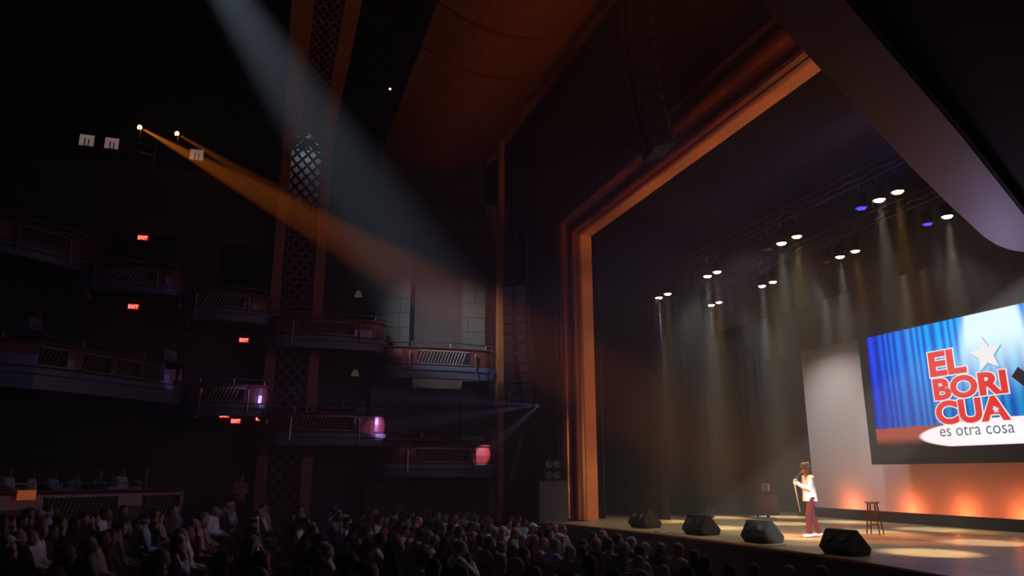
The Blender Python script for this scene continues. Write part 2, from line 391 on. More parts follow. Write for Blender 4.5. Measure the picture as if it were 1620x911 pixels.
obj('backing_panel', bm, mat('pale_backing', (0.75, 0.78, 0.8), 0.8), tw)
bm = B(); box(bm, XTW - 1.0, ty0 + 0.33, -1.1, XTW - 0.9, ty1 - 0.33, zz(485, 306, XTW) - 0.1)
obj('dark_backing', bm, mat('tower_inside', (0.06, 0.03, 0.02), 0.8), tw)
point('tower_lamp', (XTW - 0.8, (ty0 + ty1) / 2, tzt - 0.3), 3.0, (0.75, 0.85, 1.0), 0.1)
# lattice rib over the house
rb = thing('ceiling_rib', 'lattice-bottomed wooden rib crossing the ceiling from the tower', 'ceiling rib', (0, 0, 0))
rz = tzt + 0.06
bm = B(); lattice(bm, Vector((XTW - 0.3, ty0 + 0.55, rz)), Vector((1, 0, 0)), Vector((0, 1, 0)), 27, ty1 - ty0 - 0.95, 0.5, 0.17, 0.06, True, 0.5)
obj('lattice', bm, ORWOOD, rb)
for a, b_ in ((ty0 - 0.05, ty0 + 0.6), (ty1 - 0.42, ty1 + 0.05)):
    bm = B(); box(bm, XTW - 0.3, a, rz - 0.03, XTW + 27, b_, rz + 0.6); obj('side_rail', bm, ORWOOD, rb)
bm = B(); box(bm, XTW - 0.3, ty0 + 0.6, rz + 0.35, XTW + 27, ty1 - 0.42, rz + 0.4); obj('upper_board', bm, mat('rib_inside', (0.05, 0.02, 0.015), 0.8), rb)
# corner pilaster and lattice strip by the stage end
cyp = yy(793, 500, XT)
pl = thing('corner_pilaster', 'thin orange-brown pilaster at the stage end of the boxes', 'pilaster', (0, 0, 0))
bm = B(); box(bm, XT - 0.35, cyp - 0.11, -1.1, XT, cyp + 0.11, zc(9.0) - 0.35); obj('shaft', bm, ORWOOD, pl)
bm = B(); box(bm, XT - 0.37, cyp - 0.14, -1.16, XT + 0.03, cyp + 0.14, -0.85); obj('foot_block', bm, ORWOOD, pl)
ls = thing('lattice_screen', 'narrow lattice screen between the stone pier and the pilaster', 'lattice screen', (0, 0, 0))
bm = B(); lattice(bm, Vector((-29.3, yd + 0.15, 0)), Vector((0, 1, 0)), Vector((0, 0, 1)), cyp - 0.11 - yd - 0.15, zc(8.0) - 0.4, 0.30, 0.085, 0.04, True, 1.2); obj('lattice', bm, REDWOOD, ls)
bm = B(); box(bm, -30.0, yd + 0.1, 0, -29.9, cyp, zc(8.0) - 0.3); obj('backing_panel', bm, MATS['tower_inside'], ls)

# ------------------------------------------------------------------ boxes and balconies
def box_path(y0, y1, depth, bow, r=0.7, n=8):
    """plan polyline of a box front, x grows to the house; travelled from low y to high y with the outside on the right"""
    pts = [(XT - depth, y0)]
    pts += [(-r + r * math.sin(a * PI / 2 / n) + XT, y0 + r - r * math.cos(a * PI / 2 / n)) for a in range(n + 1)]
    m = 12
    for k in range(1, m):
        t = k / m; y = y0 + r + (y1 - y0 - 2 * r) * t
        pts.append((XT + bow * math.sin(PI * t), y))
    pts += [(-r + r * math.cos(a * PI / 2 / n) + XT, y1 - r + r * math.sin(a * PI / 2 / n)) for a in range(n + 1)]
    pts.append((XT - depth, y1))
    return [(x, y) for x, y in pts]
def sub(path, s0, s1):
    P = [Vector(p) for p in path]; L = [0]
    for a, b_ in zip(P, P[1:]): L.append(L[-1] + (b_ - a).length)
    T = L[-1]; s0 *= T; s1 *= T
    def pt(s):
        for i in range(len(P) - 1):
            if s <= L[i + 1]: return P[i].lerp(P[i + 1], (s - L[i]) / max(1e-6, L[i + 1] - L[i]))
        return P[-1]
    out = [pt(s0)] + [P[i] for i in range(len(P)) if s0 < L[i] < s1] + [pt(s1)]
    return [(p.x, p.y) for p in out], s1 - s0
def y_frac(path, y):
    P = [Vector(p) for p in path]; L = [0]
    for a, b_ in zip(P, P[1:]): L.append(L[-1] + (b_ - a).length)
    for i in range(len(P) - 1):
        if P[i].y <= y <= P[i + 1].y: return (L[i] + (L[i + 1] - L[i]) * (y - P[i].y) / max(1e-6, P[i + 1].y - P[i].y)) / L[-1]
    return 0.5
def slats(bm, path, z0, z1, pitch=0.11, lean=0.12, w=0.03, o=0.03):
    P = [Vector(p) for p in path]; T = sum((b_ - a).length for a, b_ in zip(P, P[1:]))
    nn = int((T - lean) / pitch)
    for i in range(nn):
        a = sub(path, (i * pitch) / T, 1)[0][0]; c = sub(path, min(0.999, (i * pitch + lean) / T), 1)[0][0]
        d = Vector(path[-1]) - Vector(path[0]); nrm = Vector((d.y, -d.x)).normalized() * o
        tube(bm, (a[0] + nrm.x, a[1] + nrm.y, z0), (c[0] + nrm.x, c[1] + nrm.y, z1), w / 2, w / 2, 4)
def balcony(name, label, cat, path, zr, grp, grilles, sticks, slab_depth=2.4, hz=1.36, rail_frac=(0.12, 0.95), slab=None, k=1.0):
    """zr: top of the wooden front; the metal rail stands above"""
    t = thing(name, label, cat, (0, 0, 0), 0, grp)
    H = hz
    bm = B(); sweep(bm, path, [(0, zr - 0.78 * k), (0.03, zr - 0.74 * k), (0.05, zr - 0.4 * k), (0.03, zr - 0.06 * k), (0, zr), (-0.08, zr), (-0.08, zr - 0.78 * k)])
    obj('front_panel', bm, REDWOOD, t)
    bm = B(); sweep(bm, path, [(0.07, zr + 0.0), (0.09, zr + 0.03), (0.07, zr + 0.06), (-0.14, zr + 0.06), (-0.14, zr)])
    obj('ledge', bm, REDWOOD, t)
    bm = B(); sweep(bm, path, [(0.02, zr - 0.78 * k), (0.12, zr - 0.83 * k), (0.12, zr - 1.0 * k), (0.06, zr - 1.04 * k), (0.02, zr - H * k), (-0.25, zr - H * k), (-0.25, zr - 0.78 * k)])
    obj('lower_band', bm, GREYB, t)
    for a, b_ in grilles:
        p, T = sub(path, a, b_)
        g = B(); sweep(g, p, [(0.052, zr - 0.70 * k), (0.056, zr - 0.70 * k), (0.056, zr - 0.12 * k), (0.052, zr - 0.12 * k)])
        gp = obj('grille', g, mat('grille_back', (0.02, 0.01, 0.01), 0.8), t)
        g = B(); slats(g, p, zr - 0.68 * k, zr - 0.13 * k, 0.12, 0.16, 0.035, 0.07); sweep(g, p, [(0.05, zr - 0.73 * k), (0.085, zr - 0.73 * k), (0.085, zr - 0.69 * k), (0.05, zr - 0.69 * k)]); sweep(g, p, [(0.05, zr - 0.13 * k), (0.085, zr - 0.13 * k), (0.085, zr - 0.09 * k), (0.05, zr - 0.09 * k)])
        obj('slat', g, mat('grille_slats', (0.42, 0.26, 0.20), 0.4), gp)
    for s in sticks:
        p = Vector(sub(path, s, 1)[0][0]); q = Vector(sub(path, min(1, s + 0.01), 1)[0][0]); d = (q - p).normalized(); nr = Vector((d.y, -d.x))
        g = B(); c = p + nr * 0.16
        tube(g, (c.x, c.y, zr - 0.28 * k), (c.x + nr.x * 0.05, c.y + nr.y * 0.05, zr - 1.18 * k), 0.035, 0.025, 8)
        tube(g, (p.x, p.y, zr - 0.5 * k), (c.x, c.y, zr - 0.5 * k), 0.02, 0.02, 6)
        st = obj('light_stick', g, BRASS, t)
        g = B(); tube(g, (c.x, c.y, zr - 0.30 * k), (c.x, c.y, zr - 0.18 * k), 0.05, 0.05, 8); obj('stick_cap', g, METAL, st)
    p, T = sub(path, *rail_frac)
    g = B(); z = zr + 0.24
    q = [(x, y, z) for x, y in p]; path_tube(g, q, 0.02, 6)
    hr = obj('hand_rail', g, METAL, t)
    for kk in range(5):
        c = sub(path, rail_frac[0] + (rail_frac[1] - rail_frac[0]) * (kk + 0.02) / 4.05, 1)[0][0]
        g = B(); tube(g, (c[0], c[1], zr + 0.05), (c[0], c[1], z), 0.014, 0.014, 6); obj('rail_post', g, METAL, hr)
    g = B()
    pol = [(x, y) for x, y in path]
    if slab: pol += slab
    prism(g, pol, 'Z', zr - 1.12 * k, zr - 0.98 * k)
    obj('floor_slab', g, DARKW, t)
    return t
def bx_at(pxl, pxr, pyr):
    ym = (pxl + pxr) / 2
    return yy(pxl, pyr, XT), yy(pxr, pyr, XT), zz(ym, pyr, XT)
boxes = [  # left px, right px, rail px of the front's top, name of the row
    (612, 793, 553, 'upper row of boxes', 'box next to the stage in the upper row, front lit dim red'),
    (428, 613, 506, 'upper row of boxes', 'upper-row box in front of the lattice tower, dark red front'),
    (284, 428, 464, 'upper row of boxes', 'upper-row box third from the stage, below the black opening'),
    (118, 292, 423, 'upper row of boxes', 'highest box front, beneath the topmost red exit sign'),
    (608, 793, 706, 'lower row of boxes', 'box next to the stage in the lower row, pink-lit end'),
    (424, 612, 655, 'lower row of boxes', 'lower-row box second from the stage, violet-lit rounded end'),
    (296, 424, 610, 'lower row of boxes', 'lower-row box third from the stage, blue-lit rounded end'),
]
BOXINFO = []
for (pl_, pr_, py_, row, lab) in boxes:
    y0, y1, z = bx_at(pl_, pr_, py_)
    y1 -= 0.15 if pr_ == 793 else 0
    path = box_path(y0, y1, 1.7, 0.12)
    f = lambda px: y_frac(path, yy(px, py_, XT))
    w_ = pr_ - pl_
    g0, g1 = f(pl_ + w_ * 0.27), f(pl_ + w_ * 0.72)
    balcony('theatre_box', lab, 'theatre box', path, z, row, [(g0, g1)], [f(pl_ + w_ * 0.20), f(pl_ + w_ * 0.76)], k={553: 0.82, 506: 0.78, 464: 0.72, 423: 0.62, 706: 0.8, 655: 0.8, 610: 0.75}[py_])
    BOXINFO.append((y0, y1, z))

def img_path(pts, z):
    return [tuple(at(x, y, Z=z).to_2d()) for x, y in pts]
# dress circle balcony curving in from the side wall
zb = zz(285, 578, XT) + 0.0
pp = [(-150, 528), (-60, 531), (0, 537), (60, 543), (120, 552), (180, 562), (235, 571), (268, 577)]
path = img_path(pp, zb)
e = Vector(path[-1]); path += [(e.x - 0.55, e.y + 0.35), (e.x - 1.1, e.y + 0.42), (e.x - 2.6, e.y + 0.42)]
balcony('dress_circle', 'long curved balcony with slatted blue-lit front sweeping from the side wall', 'balcony', path, zb, None,
        [(0.30, 0.38), (0.43, 0.52), (0.54, 0.62), (0.64, 0.72)], [], hz=1.5, k=0.85, rail_frac=(0.0, 0.85), slab=[(XB, path[-1][1]), (XB, path[0][1] - 1)])
zb2 = zz(130, 378, XT)
pp = [(-150, 326), (-60, 336), (0, 346), (50, 357), (95, 369), (118, 377)]
path = img_path(pp, zb2); e = Vector(path[-1]); path += [(e.x - 0.5, e.y + 0.32), (e.x - 1.0, e.y + 0.4), (e.x - 2.4, e.y + 0.4)]
balcony('upper_circle', 'upper balcony front with steel rail, highest on the side wall', 'balcony', path, zb2, None,
        [(0.42, 0.60)], [0.40, 0.62], hz=1.3, k=0.8, rail_frac=(0.0, 0.9), slab=[(XB, path[-1][1]), (XB, path[0][1] - 1)])
# posts below boxes
for k, (px, lab) in enumerate(((418, 'left brown post under the boxes, below the lattice tower'), (480, 'right brown post under the boxes, below the lattice tower'))):
    pass

# overhang of the near box above the camera
OZ = 4.5
ov = thing('near_box', 'pale violet-lit underside of the box hanging over the viewpoint', 'theatre box', (0, 0, 0))
lo = [(930, -300), (1100, -110), (1300, 112), (1435, 258), (1500, 322), (1556, 374), (1578, 388), (1600, 396), (1625, 399)]
up_ = [(1150, -225), (1300, -42), (1480, 167), (1524, 219), (1620, 340), (1700, 440)]
A = [at(x, y, Z=OZ).to_2d() for x, y in lo]; A += [Vector((-6.6, 9.9)), Vector((-5.0, 9.9))]
inn = [at(x, y, Z=OZ).to_2d() for x, y in up_][::-1]
far_ = inn[1] + (inn[1] - inn[2]).normalized() * 1.6
near_ = inn[-1] + Vector((0.3, -1.0))
ins = [near_] + inn[1:][::-1] + [far_]
def resample(P, n_):
    L = [0]
    for a_, c_ in zip(P, P[1:]): L.append(L[-1] + (c_ - a_).length)
    out_ = []
    for k_ in range(n_ + 1):
        s_ = L[-1] * k_ / n_; q_ = 0
        while q_ < len(P) - 2 and L[q_ + 1] < s_: q_ += 1
        out_.append(P[q_].lerp(P[q_ + 1], (s_ - L[q_]) / (L[q_ + 1] - L[q_])))
    return out_
oa, ia = resample(A[:-1], 60), resample(ins, 60)
bm = B(); lastr = None
for o_, i_ in zip(oa, ia):
    r_ = [bm.verts.new(v_) for v_ in ((o_.x, o_.y, OZ), (i_.x, i_.y, OZ), (i_.x, i_.y, OZ + 0.12), (o_.x, o_.y, OZ + 0.12))]
    if lastr:
        for q_ in range(4): bm.faces.new((lastr[q_], r_[q_], r_[(q_ + 1) % 4], lastr[(q_ + 1) % 4]))
    else: bm.faces.new(r_)
    lastr = r_
bm.faces.new(lastr[::-1])
obj('edge_band', bm, LAVP, ov)
bm = B(); sweep(bm, [(p.x, p.y) for p in A], [(-0.05, OZ + 0.1), (-0.02, OZ + 1.3), (0.05, OZ + 1.3), (0.05, OZ + 0.1)]); obj('front_panel', bm, REDWOOD, ov)
bm = B(); prism(bm, [(p.x, p.y) for p in A] + [(2.1, 9.9), (2.1, A[0].y)], 'Z', OZ + 0.14, OZ + 0.30); obj('floor_slab', bm, BLACK, ov)
bm = B(); sweep(bm, [(p.x + 0.02, p.y - 0.02) for p in inn[1:]][::-1], [(0, OZ + 0.01), (0.03, OZ + 0.01), (0.03, OZ + 0.14), (0, OZ + 0.14)]); obj('inner_lip', bm, BLACK, ov)

# ------------------------------------------------------------------ curtains, cyclorama, screen
def curtain(name, x0, x1, y, z0, z1, m, label, cat, amp=0.08, wl=0.35, group=None, alongY=False, step=0.04):
    bm = B(); nx = max(4, int(abs(x1 - x0) / step)); prev = None; ph = R.random() * 6
    for i in range(nx + 1):
        x = x0 + (x1 - x0) * i / nx
        o = amp * math.sin(x * 2 * PI / wl + ph + 0.8 * math.sin(x * 2.1 + ph)); o2 = amp * 0.5 * math.sin(x * 2 * PI / wl * 1.03 + ph)
        P = [(x, y + o2, z1), (x, y + o, (z0 + z1) / 2), (x, y + o, z0), (x, y + o + 0.02, z0), (x, y + o + 0.02, (z0 + z1) / 2), (x, y + o2 + 0.02, z1)]
        row = [bm.verts.new(p if not alongY else (p[1], p[0], p[2])) for p in P]
        if prev:
            for j in range(6): bm.faces.new((prev[j], row[j], row[(j + 1) % 6], prev[(j + 1) % 6]))
        else: bm.faces.new(row)
        prev = row
    bm.faces.new(prev[::-1])
    return tag(obj(name, bm, m, None, True), label, cat, group)
legs_px = [(957, 821, 11.3), (1057, 822, 12.9), (1127, 818.5, 15.0), (1207, 815.5, 17.6)]
legn = ['nearest the proscenium', 'second from the proscenium', 'third from the proscenium', 'nearest the white backcloth']
for (px, py, Y), nm in zip(legs_px, legn):
    x = at(px, 800, Y=Y).x
    curtain('side_curtain', -29.5, x, Y, 0.01, 11.0, VELV, 'tall black side curtain ' + nm, 'stage curtain', 0.05, 0.5, 'black side curtains')
zbo = at(1310, 472, Y=17.2).z
curtain('border_curtain', -29, -5, 17.2, zbo, 12, VELV, 'black border curtain hung across above the second batten', 'stage curtain', 0.04, 0.5, step=0.08)
zb3 = at(1300, 549, Y=19.55).z
curtain('border_curtain', -29, -5, 19.55, zb3, 12, VELV, 'black border curtain directly above the white backcloth', 'stage curtain', 0.03, 0.5, step=0.08)
xcl = at(1280, 700, Y=19.95).x
zcb = 0.02
curtain('black_backdrop', -31, -3, 20.6, 0.01, 12, VELV, 'black drape filling the rear behind the backcloth', 'stage curtain', 0.05, 0.6, step=0.08)
cy0 = thing('backcloth', 'pale grey-white backcloth glowing orange along its foot', 'backcloth', (0, 0, 0))
bm = B(); box(bm, xcl, 19.95, 0.25, -5, 19.98, 9); obj('cloth', bm, CYC, cy0)
bm = B(); tube(bm, (xcl, 19.96, 0.22), (-5, 19.96, 0.22), 0.03); obj('bottom_pipe', bm, BMETAL, cy0)
gr = thing('ground_row', 'low black masking strip along the foot of the backcloth', 'masking strip', (0, 0, 0))
bm = B(); box(bm, xcl + 0.1, 19.05, 0.0, -5, 19.1, 0.33); obj('board', bm, BLACK, gr)
for k in range(6):
    bm = B(); x = xcl + 0.8 + k * 2.4; prism(bm, [(19.1, 0.0), (19.4, 0.0), (19.1, 0.3)], 'X', x, x + 0.04); obj('brace', bm, BLACK, gr)
ORANGE = (1.0, 0.17, 0.05)
for k, px in enumerate((1338, 1430, 1514, 1606)):
    p = at(px, 800, Y=19.6)
    def up(x, idx, first=False):
        t = thing('floor_uplight', ['leftmost of the orange floor lights behind the masking strip', 'second orange floor light behind the masking strip, below the screen edge',
                  'third orange floor light behind the masking strip, below the logo', 'rightmost of the orange floor lights in the photo, behind the masking strip'][idx], 'floor light', (x, 19.45, 0), 0, 'orange floor lights')
        b1 = B(); box(b1, -0.25, -0.1, 0.02, 0.25, 0.1, 0.16); obj('housing', b1, BMETAL, t)
        b1 = B(); box(b1, -0.22, -0.06, 0.161, 0.22, 0.07, 0.17); obj('lens', b1, mat('orange_led', (0.1, 0.02, 0), 0.4, 0, ORANGE, 6), t)
        b1 = B(); box(b1, -0.28, -0.08, 0, -0.25, 0.08, 0.1); box(b1, 0.25, -0.08, 0, 0.28, 0.08, 0.1); obj('bracket', b1, BMETAL, t)
    up(p.x, k)
    point('uplight_lamp', (p.x, 19.5, 0.32), 42, ORANGE, 0.12)
point('uplight_lamp', (at(1606, 800, Y=19.6).x + 2.1, 19.5, 0.32), 42, ORANGE, 0.12)

# the projection screen
SY = 19.0
s_bl, s_tl = at(1376, 735, Y=SY), at(1360, 538, Y=SY)
sx0 = (s_bl.x + s_tl.x) / 2; sz0, sz1 = s_bl.z, at(1371, 533, Y=SY).z
sx1 = sx0 + 9.3
SW, SH = sx1 - sx0, sz1 - sz0
scr = thing('video_screen', 'wide hanging video screen showing a red logo on blue curtains', 'video screen', (0, 0, 0))
bm = B(); box(bm, sx0, SY, sz0, sx1, SY + 0.12, sz1); obj('screen_panel', bm, mat('screen_black', (0.02, 0.02, 0.022), 0.4), scr)
for x in (sx0 + 0.8, sx1 - 0.8):
    bm = B(); tube(bm, (x, SY + 0.06, sz1), (x, SY + 0.06, 12), 0.008, n=6); obj('hanging_wire', bm, BMETAL, scr)
im_l = at(1388, 700, Y=SY).x; im_b = at(1500, 706, Y=SY).z; im_r = sx1 - 0.15; im_t = sz1 - 0.04
il2 = at(1371, 545, Y=SY).x
# image: corners follow the projected picture (slightly inset at the bottom)
me = B(); vs = [me.verts.new(p) for p in ((im_l - 0.0, SY - 0.01, im_b), (im_r, SY - 0.01, im_b), (im_r, SY - 0.01, im_t), (il2 + 0.02, SY - 0.01, im_t))]
me.faces.new(vs)
IM = bpy.data.materials.new('screen_picture'); IM.use_nodes = True
n = IM.node_tree.nodes; l = IM.node_tree.links; n.clear()
out = n.new('ShaderNodeOutputMaterial'); em = n.new('ShaderNodeEmission'); l.new(em.outputs[0], out.inputs[0])
geo = n.new('ShaderNodeNewGeometry'); sp = n.new('ShaderNodeSeparateXYZ'); l.new(geo.outputs['Position'], sp.inputs[0])
def mth(op, a, b_=None, c=None, clamp=False):
    q = n.new('ShaderNodeMath'); q.operation = op; q.use_clamp = clamp
    for i, x in enumerate((a, b_, c)):
        if x is None: continue
        if isinstance(x, (int, float)): q.inputs[i].default_value = x
        else: l.new(x, q.inputs[i])
    return q.outputs[0]
def mix(f, a, b_):
    q = n.new('ShaderNodeMix'); q.data_type = 'RGBA'
    if isinstance(f, (int, float)): q.inputs[0].default_value = f
    else: l.new(f, q.inputs[0])
    for i, x in ((6, a), (7, b_)):
        if isinstance(x, tuple): q.inputs[i].default_value = (*x, 1)
        else: l.new(x, q.inputs[i])
    return q.outputs[2]
def ss(v, a, b_):
    q = n.new('ShaderNodeMapRange'); q.interpolation_type = 'SMOOTHSTEP'; q.inputs['From Min'].default_value = a; q.inputs['From Max'].default_value = b_
    l.new(v, q.inputs[0]); return q.outputs[0]
X, Z = sp.outputs['X'], sp.outputs['Z']
zf = at(1500, 668, Y=SY).z - 0.05     # where curtain meets floor in the picture
cx_ = at(1568, 600, Y=SY).x + 0.25      # axis of the spotlight in the picture
fold = mth('SINE', mth('ADD', mth('MULTIPLY', X, 22.0), mth('MULTIPLY', mth('SINE', mth('MULTIPLY', X, 5.3)), 1.6)))
fold = mth('MULTIPLY_ADD', fold, 0.5, 0.5)
xl = mth('SUBTRACT', X, sx0)
near = ss(mth('ABSOLUTE', mth('SUBTRACT', X, cx_)), 5.0, 1.2)
bl = mix(near, (0.0, 0.03, 0.85), (0.0, 0.50, 1.0))
dk = mix(near, (0.0, 0.006, 0.32), (0.0, 0.12, 0.68))
cur = mix(mth('MULTIPLY', fold, 1.0), dk, bl)
low = ss(Z, zf + 2.4, zf)
cur = mix(mth('MULTIPLY', low, 0.55), cur, (0.0, 0.02, 0.22))
# spotlight cone in the picture
halfw = mth('MULTIPLY_ADD', mth('SUBTRACT', im_t, Z), 0.28, 0.85)
ad = mth('DIVIDE', mth('ABSOLUTE', mth('SUBTRACT', X, cx_)), halfw)
cone = mth('MULTIPLY', ss(ad, 1.15, 0.75), ss(Z, im_t - 2.6, im_t + 0.3))
cur = mix(mth('MULTIPLY', cone, 1.3, clamp=True), cur, (0.75, 1.0, 1.0))
cur = mix(ss(mth('ABSOLUTE', mth('SUBTRACT', X, sx0 + 0.05)), 0.5, 0.0), cur, (0.0, 0.0, 0.25))
# floor with light pool
no = n.new('ShaderNodeTexNoise'); mp = n.new('ShaderNodeMapping'); mp.inputs['Scale'].default_value = (0.6, 1, 9); l.new(geo.outputs['Position'], mp.inputs[0]); l.new(mp.outputs[0], no.inputs['Vector'])
flo = mix(no.outputs[0], (0.16, 0.02, 0.015), (0.55, 0.10, 0.05))
flo = mix(ss(Z, zf - 0.25, im_b + 0.05), flo, (0.012, 0.004, 0.004))
ec = (cx_ - 0.1, zf - 0.32)
ex = mth('DIVIDE', mth('SUBTRACT', X, ec[0]), 2.75); ez = mth('DIVIDE', mth('SUBTRACT', Z, ec[1]), 0.40)
er = mth('SQRT', mth('ADD', mth('MULTIPLY', ex, ex), mth('MULTIPLY', ez, ez)))
pool = mix(ss(er, 0.1, 1.0), (1.0, 1.0, 1.0), (1.0, 0.90, 0.90))
flo = mix(mth('GREATER_THAN', Z, zf), flo, cur)
fin = mix(ss(er, 1.05, 0.97), flo, pool)
l.new(fin, em.inputs[0]); em.inputs[1].default_value = 1.2
im = obj('picture', me, IM, scr)
def letters(txt, x, z, w_, h_, m_, dy, outline=0.0, name='lettering', bold=0.0, shear=0):
    cu = bpy.data.curves.new('t', 'FONT'); cu.body = txt; cu.size = 1; cu.offset = bold + outline; cu.extrude = 0.0; cu.resolution_u = 4
    o = bpy.data.objects.new('t', cu); COL.objects.link(o)
    cu0 = cu.copy(); cu0.offset = bold; o0 = bpy.data.objects.new('t0', cu0); COL.objects.link(o0)
    dg = bpy.context.evaluated_depsgraph_get(); dg.update()
    me = bpy.data.meshes.new_from_object(o.evaluated_get(dg)); m0 = bpy.data.meshes.new_from_object(o0.evaluated_get(dg))
    ax = [v.co.x for v in m0.vertices]; az = [v.co.y for v in m0.vertices]
    x0_, x1_, z0_, z1_ = min(ax), max(ax), min(az), max(az)
    for v in me.vertices:
        v.co = Vector((x + (v.co.x - x0_) / (x1_ - x0_) * w_, dy, z + (v.co.y - z0_) / (z1_ - z0_) * h_))
    bpy.data.objects.remove(o); bpy.data.objects.remove(o0); bpy.data.meshes.remove(m0)
    me.materials.clear()
    return link(name, me, m_, im)
REDE = mat('screen_red', (0, 0, 0), 0.5, 0, (0.88, 0.035, 0.03), 1.0); WHE = mat('screen_white', (0, 0, 0), 0.5, 0, (1, 0.98, 0.98), 1.0)
DKE = mat('screen_dark_ink', (0.0, 0.0, 0.0), 0.5, 0, (0.05, 0.08, 0.14), 1.0)
rowsT = [('EL', (1473, 597), (1531, 589), 46, 0), ('BORI', (1480, 635), (1597, 621), 41, 0), ('CUA', (1484, 673), (1601, 664), 44, 0)]
for txt, a, b_, hpx, _ in rowsT:
    p0 = at(a[0], a[1], Y=SY); p1 = at(b_[0], b_[1], Y=SY); pt = at(a[0], a[1] - hpx * 0.86, Y=SY)
    zb_ = (p0.z + p1.z) / 2; hh = pt.z - p0.z
    letters(txt, p0.x, zb_, p1.x - p0.x, hh, WHE, SY - 0.016, 0.035, 'letter_outline', 0.045)
    letters(txt, p0.x, zb_, p1.x - p0.x, hh, REDE, SY - 0.022, 0.0, 'lettering', 0.045)
p0 = at(1489, 691, Y=SY); p1 = at(1607, 684, Y=SY); pt = at(1489, 676, Y=SY)
letters('es otra cosa', p0.x, (p0.z + p1.z) / 2, p1.x - p0.x, (pt.z - p0.z) * 0.95, DKE, SY - 0.022, 0, 'lettering', -0.004)
def star(cx, cz, r, m_, dy, rot=0.0, name='star'):
    bm = B(); vs = []
    for k in range(10):
        rr = r if k % 2 == 0 else r * 0.45; a = PI / 2 + k * PI / 5 + rot
        vs.append(bm.verts.new((cx + rr * math.cos(a), dy, cz + rr * math.sin(a))))
    c = bm.verts.new((cx, dy, cz))
    for k in range(10): bm.faces.new((vs[k], vs[(k + 1) % 10], c))
    return obj(name, bm, m_, im)
sc_ = at(1562, 562, Y=SY); star(sc_.x, sc_.z, 0.56, mat('screen_shade', (0, 0, 0), 0.5, 0, (0.25, 0.5, 0.75), 1), SY - 0.018, 0.1, 'star_shadow'); star(sc_.x - 0.03, sc_.z + 0.03, 0.52, WHE, SY - 0.022, 0.1)
sc_ = at(1577, 648, Y=SY); star(sc_.x, sc_.z, 0.11, WHE, SY - 0.028, 0.1)
mc = B(); a_ = at(1606, 588, Y=SY); b2 = a_ + Vector((2.2, 0, -2.0))
dv = (b2 - a_).normalized(); pe = Vector((dv.z, 0, -dv.x)) * 0.16
vs = [mc.verts.new((p.x, SY - 0.021, p.z)) for p in (a_ + pe, b2 + pe * 1.6, b2 - pe * 1.6, a_ - pe)]; mc.faces.new(vs); obj('microphone_picture', mc, mat('screen_ink', (0, 0, 0), 0.5, 0, (0.005, 0.006, 0.012), 1.0), im)

# ------------------------------------------------------------------ battens and their lights
def batten(y, z, x0, x1, label):
    t = thing('lighting_batten', label, 'lighting pipe', (0, 0, 0), 0, 'lighting battens over the stage')
    bm = B(); tube(bm, (x0, y, z), (x1, y, z), 0.03, n=8); tube(bm, (x0, y, z + 0.35), (x1, y, z + 0.35), 0.03, n=8); obj('pipe', bm, PIPE, t)
    bm = B(); pts = []; N = 60
    for i in range(N + 1):
        x = x0 + (x1 - x0) * i / N; pts.append((x, y + 0.05, z + 0.12 + 0.08 * abs(math.sin(i * 0.9)) + 0.05 * math.sin(i * 2.3)))
    path_tube(bm, pts, 0.02, 5); obj('cable', bm, mat('rubber', (0.05, 0.05, 0.05), 0.5), t)
    for k in range(7):
        x = x0 + (x1 - x0) * (k + 0.5) / 7
        bm = B(); tube(bm, (x, y, z + 0.35), (x, y, 13.4), 0.008, n=5); tube(bm, (x, y, z), (x, y, z + 0.35), 0.02, n=5); obj('hanger', bm, BMETAL, t)
b1y, b2y, b3y = 13.0, 16.0, 18.3
b1z = at(1127, 424, Y=b1y).z + 0.42; b2z = at(1213, 441, Y=b2y).z + 0.42
batten(b1y, b1z, -26, -8, 'front lighting batten with cables nearest the proscenium')
batten(b2y, b2z, -27, -8, 'second lighting batten behind the front one')
batten(b3y, b2z + 0.1, -27, -8, 'rear lighting batten hidden behind the black border')
LIGHTS = [  # px, py, batten, kind
    (1042, 463, 1, 'w'), (1056, 460, 1, 'a'), (1119, 431, 1, 'w'), (1134, 424, 1, 'a'), (1236, 380, 1, 'w'), (1260, 368, 1, 'a'), (1390, 310, 1, 'w'), (1419, 296, 1, 'a'),
    (1125, 476, 2, 'w'), (1137, 471, 2, 'a'), (1205, 444, 2, 'w'), (1222, 438, 2, 'a'), (1328, 397, 2, 'w'), (1352, 388, 2, 'a'), (1497, 332, 2, 'w'),
    (1362, 324, 1, 'b'), (1466, 344, 2, 'b'), (1215, 389, 1, 'o'), (1306, 406, 2, 'o')]
WHL, AML = (1.0, 0.98, 0.74), (1.0, 0.50, 0.07)
kn = {'w': 'white-lit', 'a': 'amber-lit', 'b': 'deep blue', 'o': 'unlit'}
MLENS = {'w': mat('lens_white', (0.1, 0.1, 0.1), 0.2, 0, (1, 1, 0.85), 30), 'a': mat('lens_amber', (0.1, 0.1, 0.1), 0.2, 0, (1, 0.66, 0.30), 26),
         'b': mat('lens_blue', (0.02, 0.02, 0.1), 0.2, 0, (0.06, 0.06, 0.9), 1.6), 'o': mat('lens_off', (0.1, 0.1, 0.14), 0.15, 0.3)}
SLM = {}
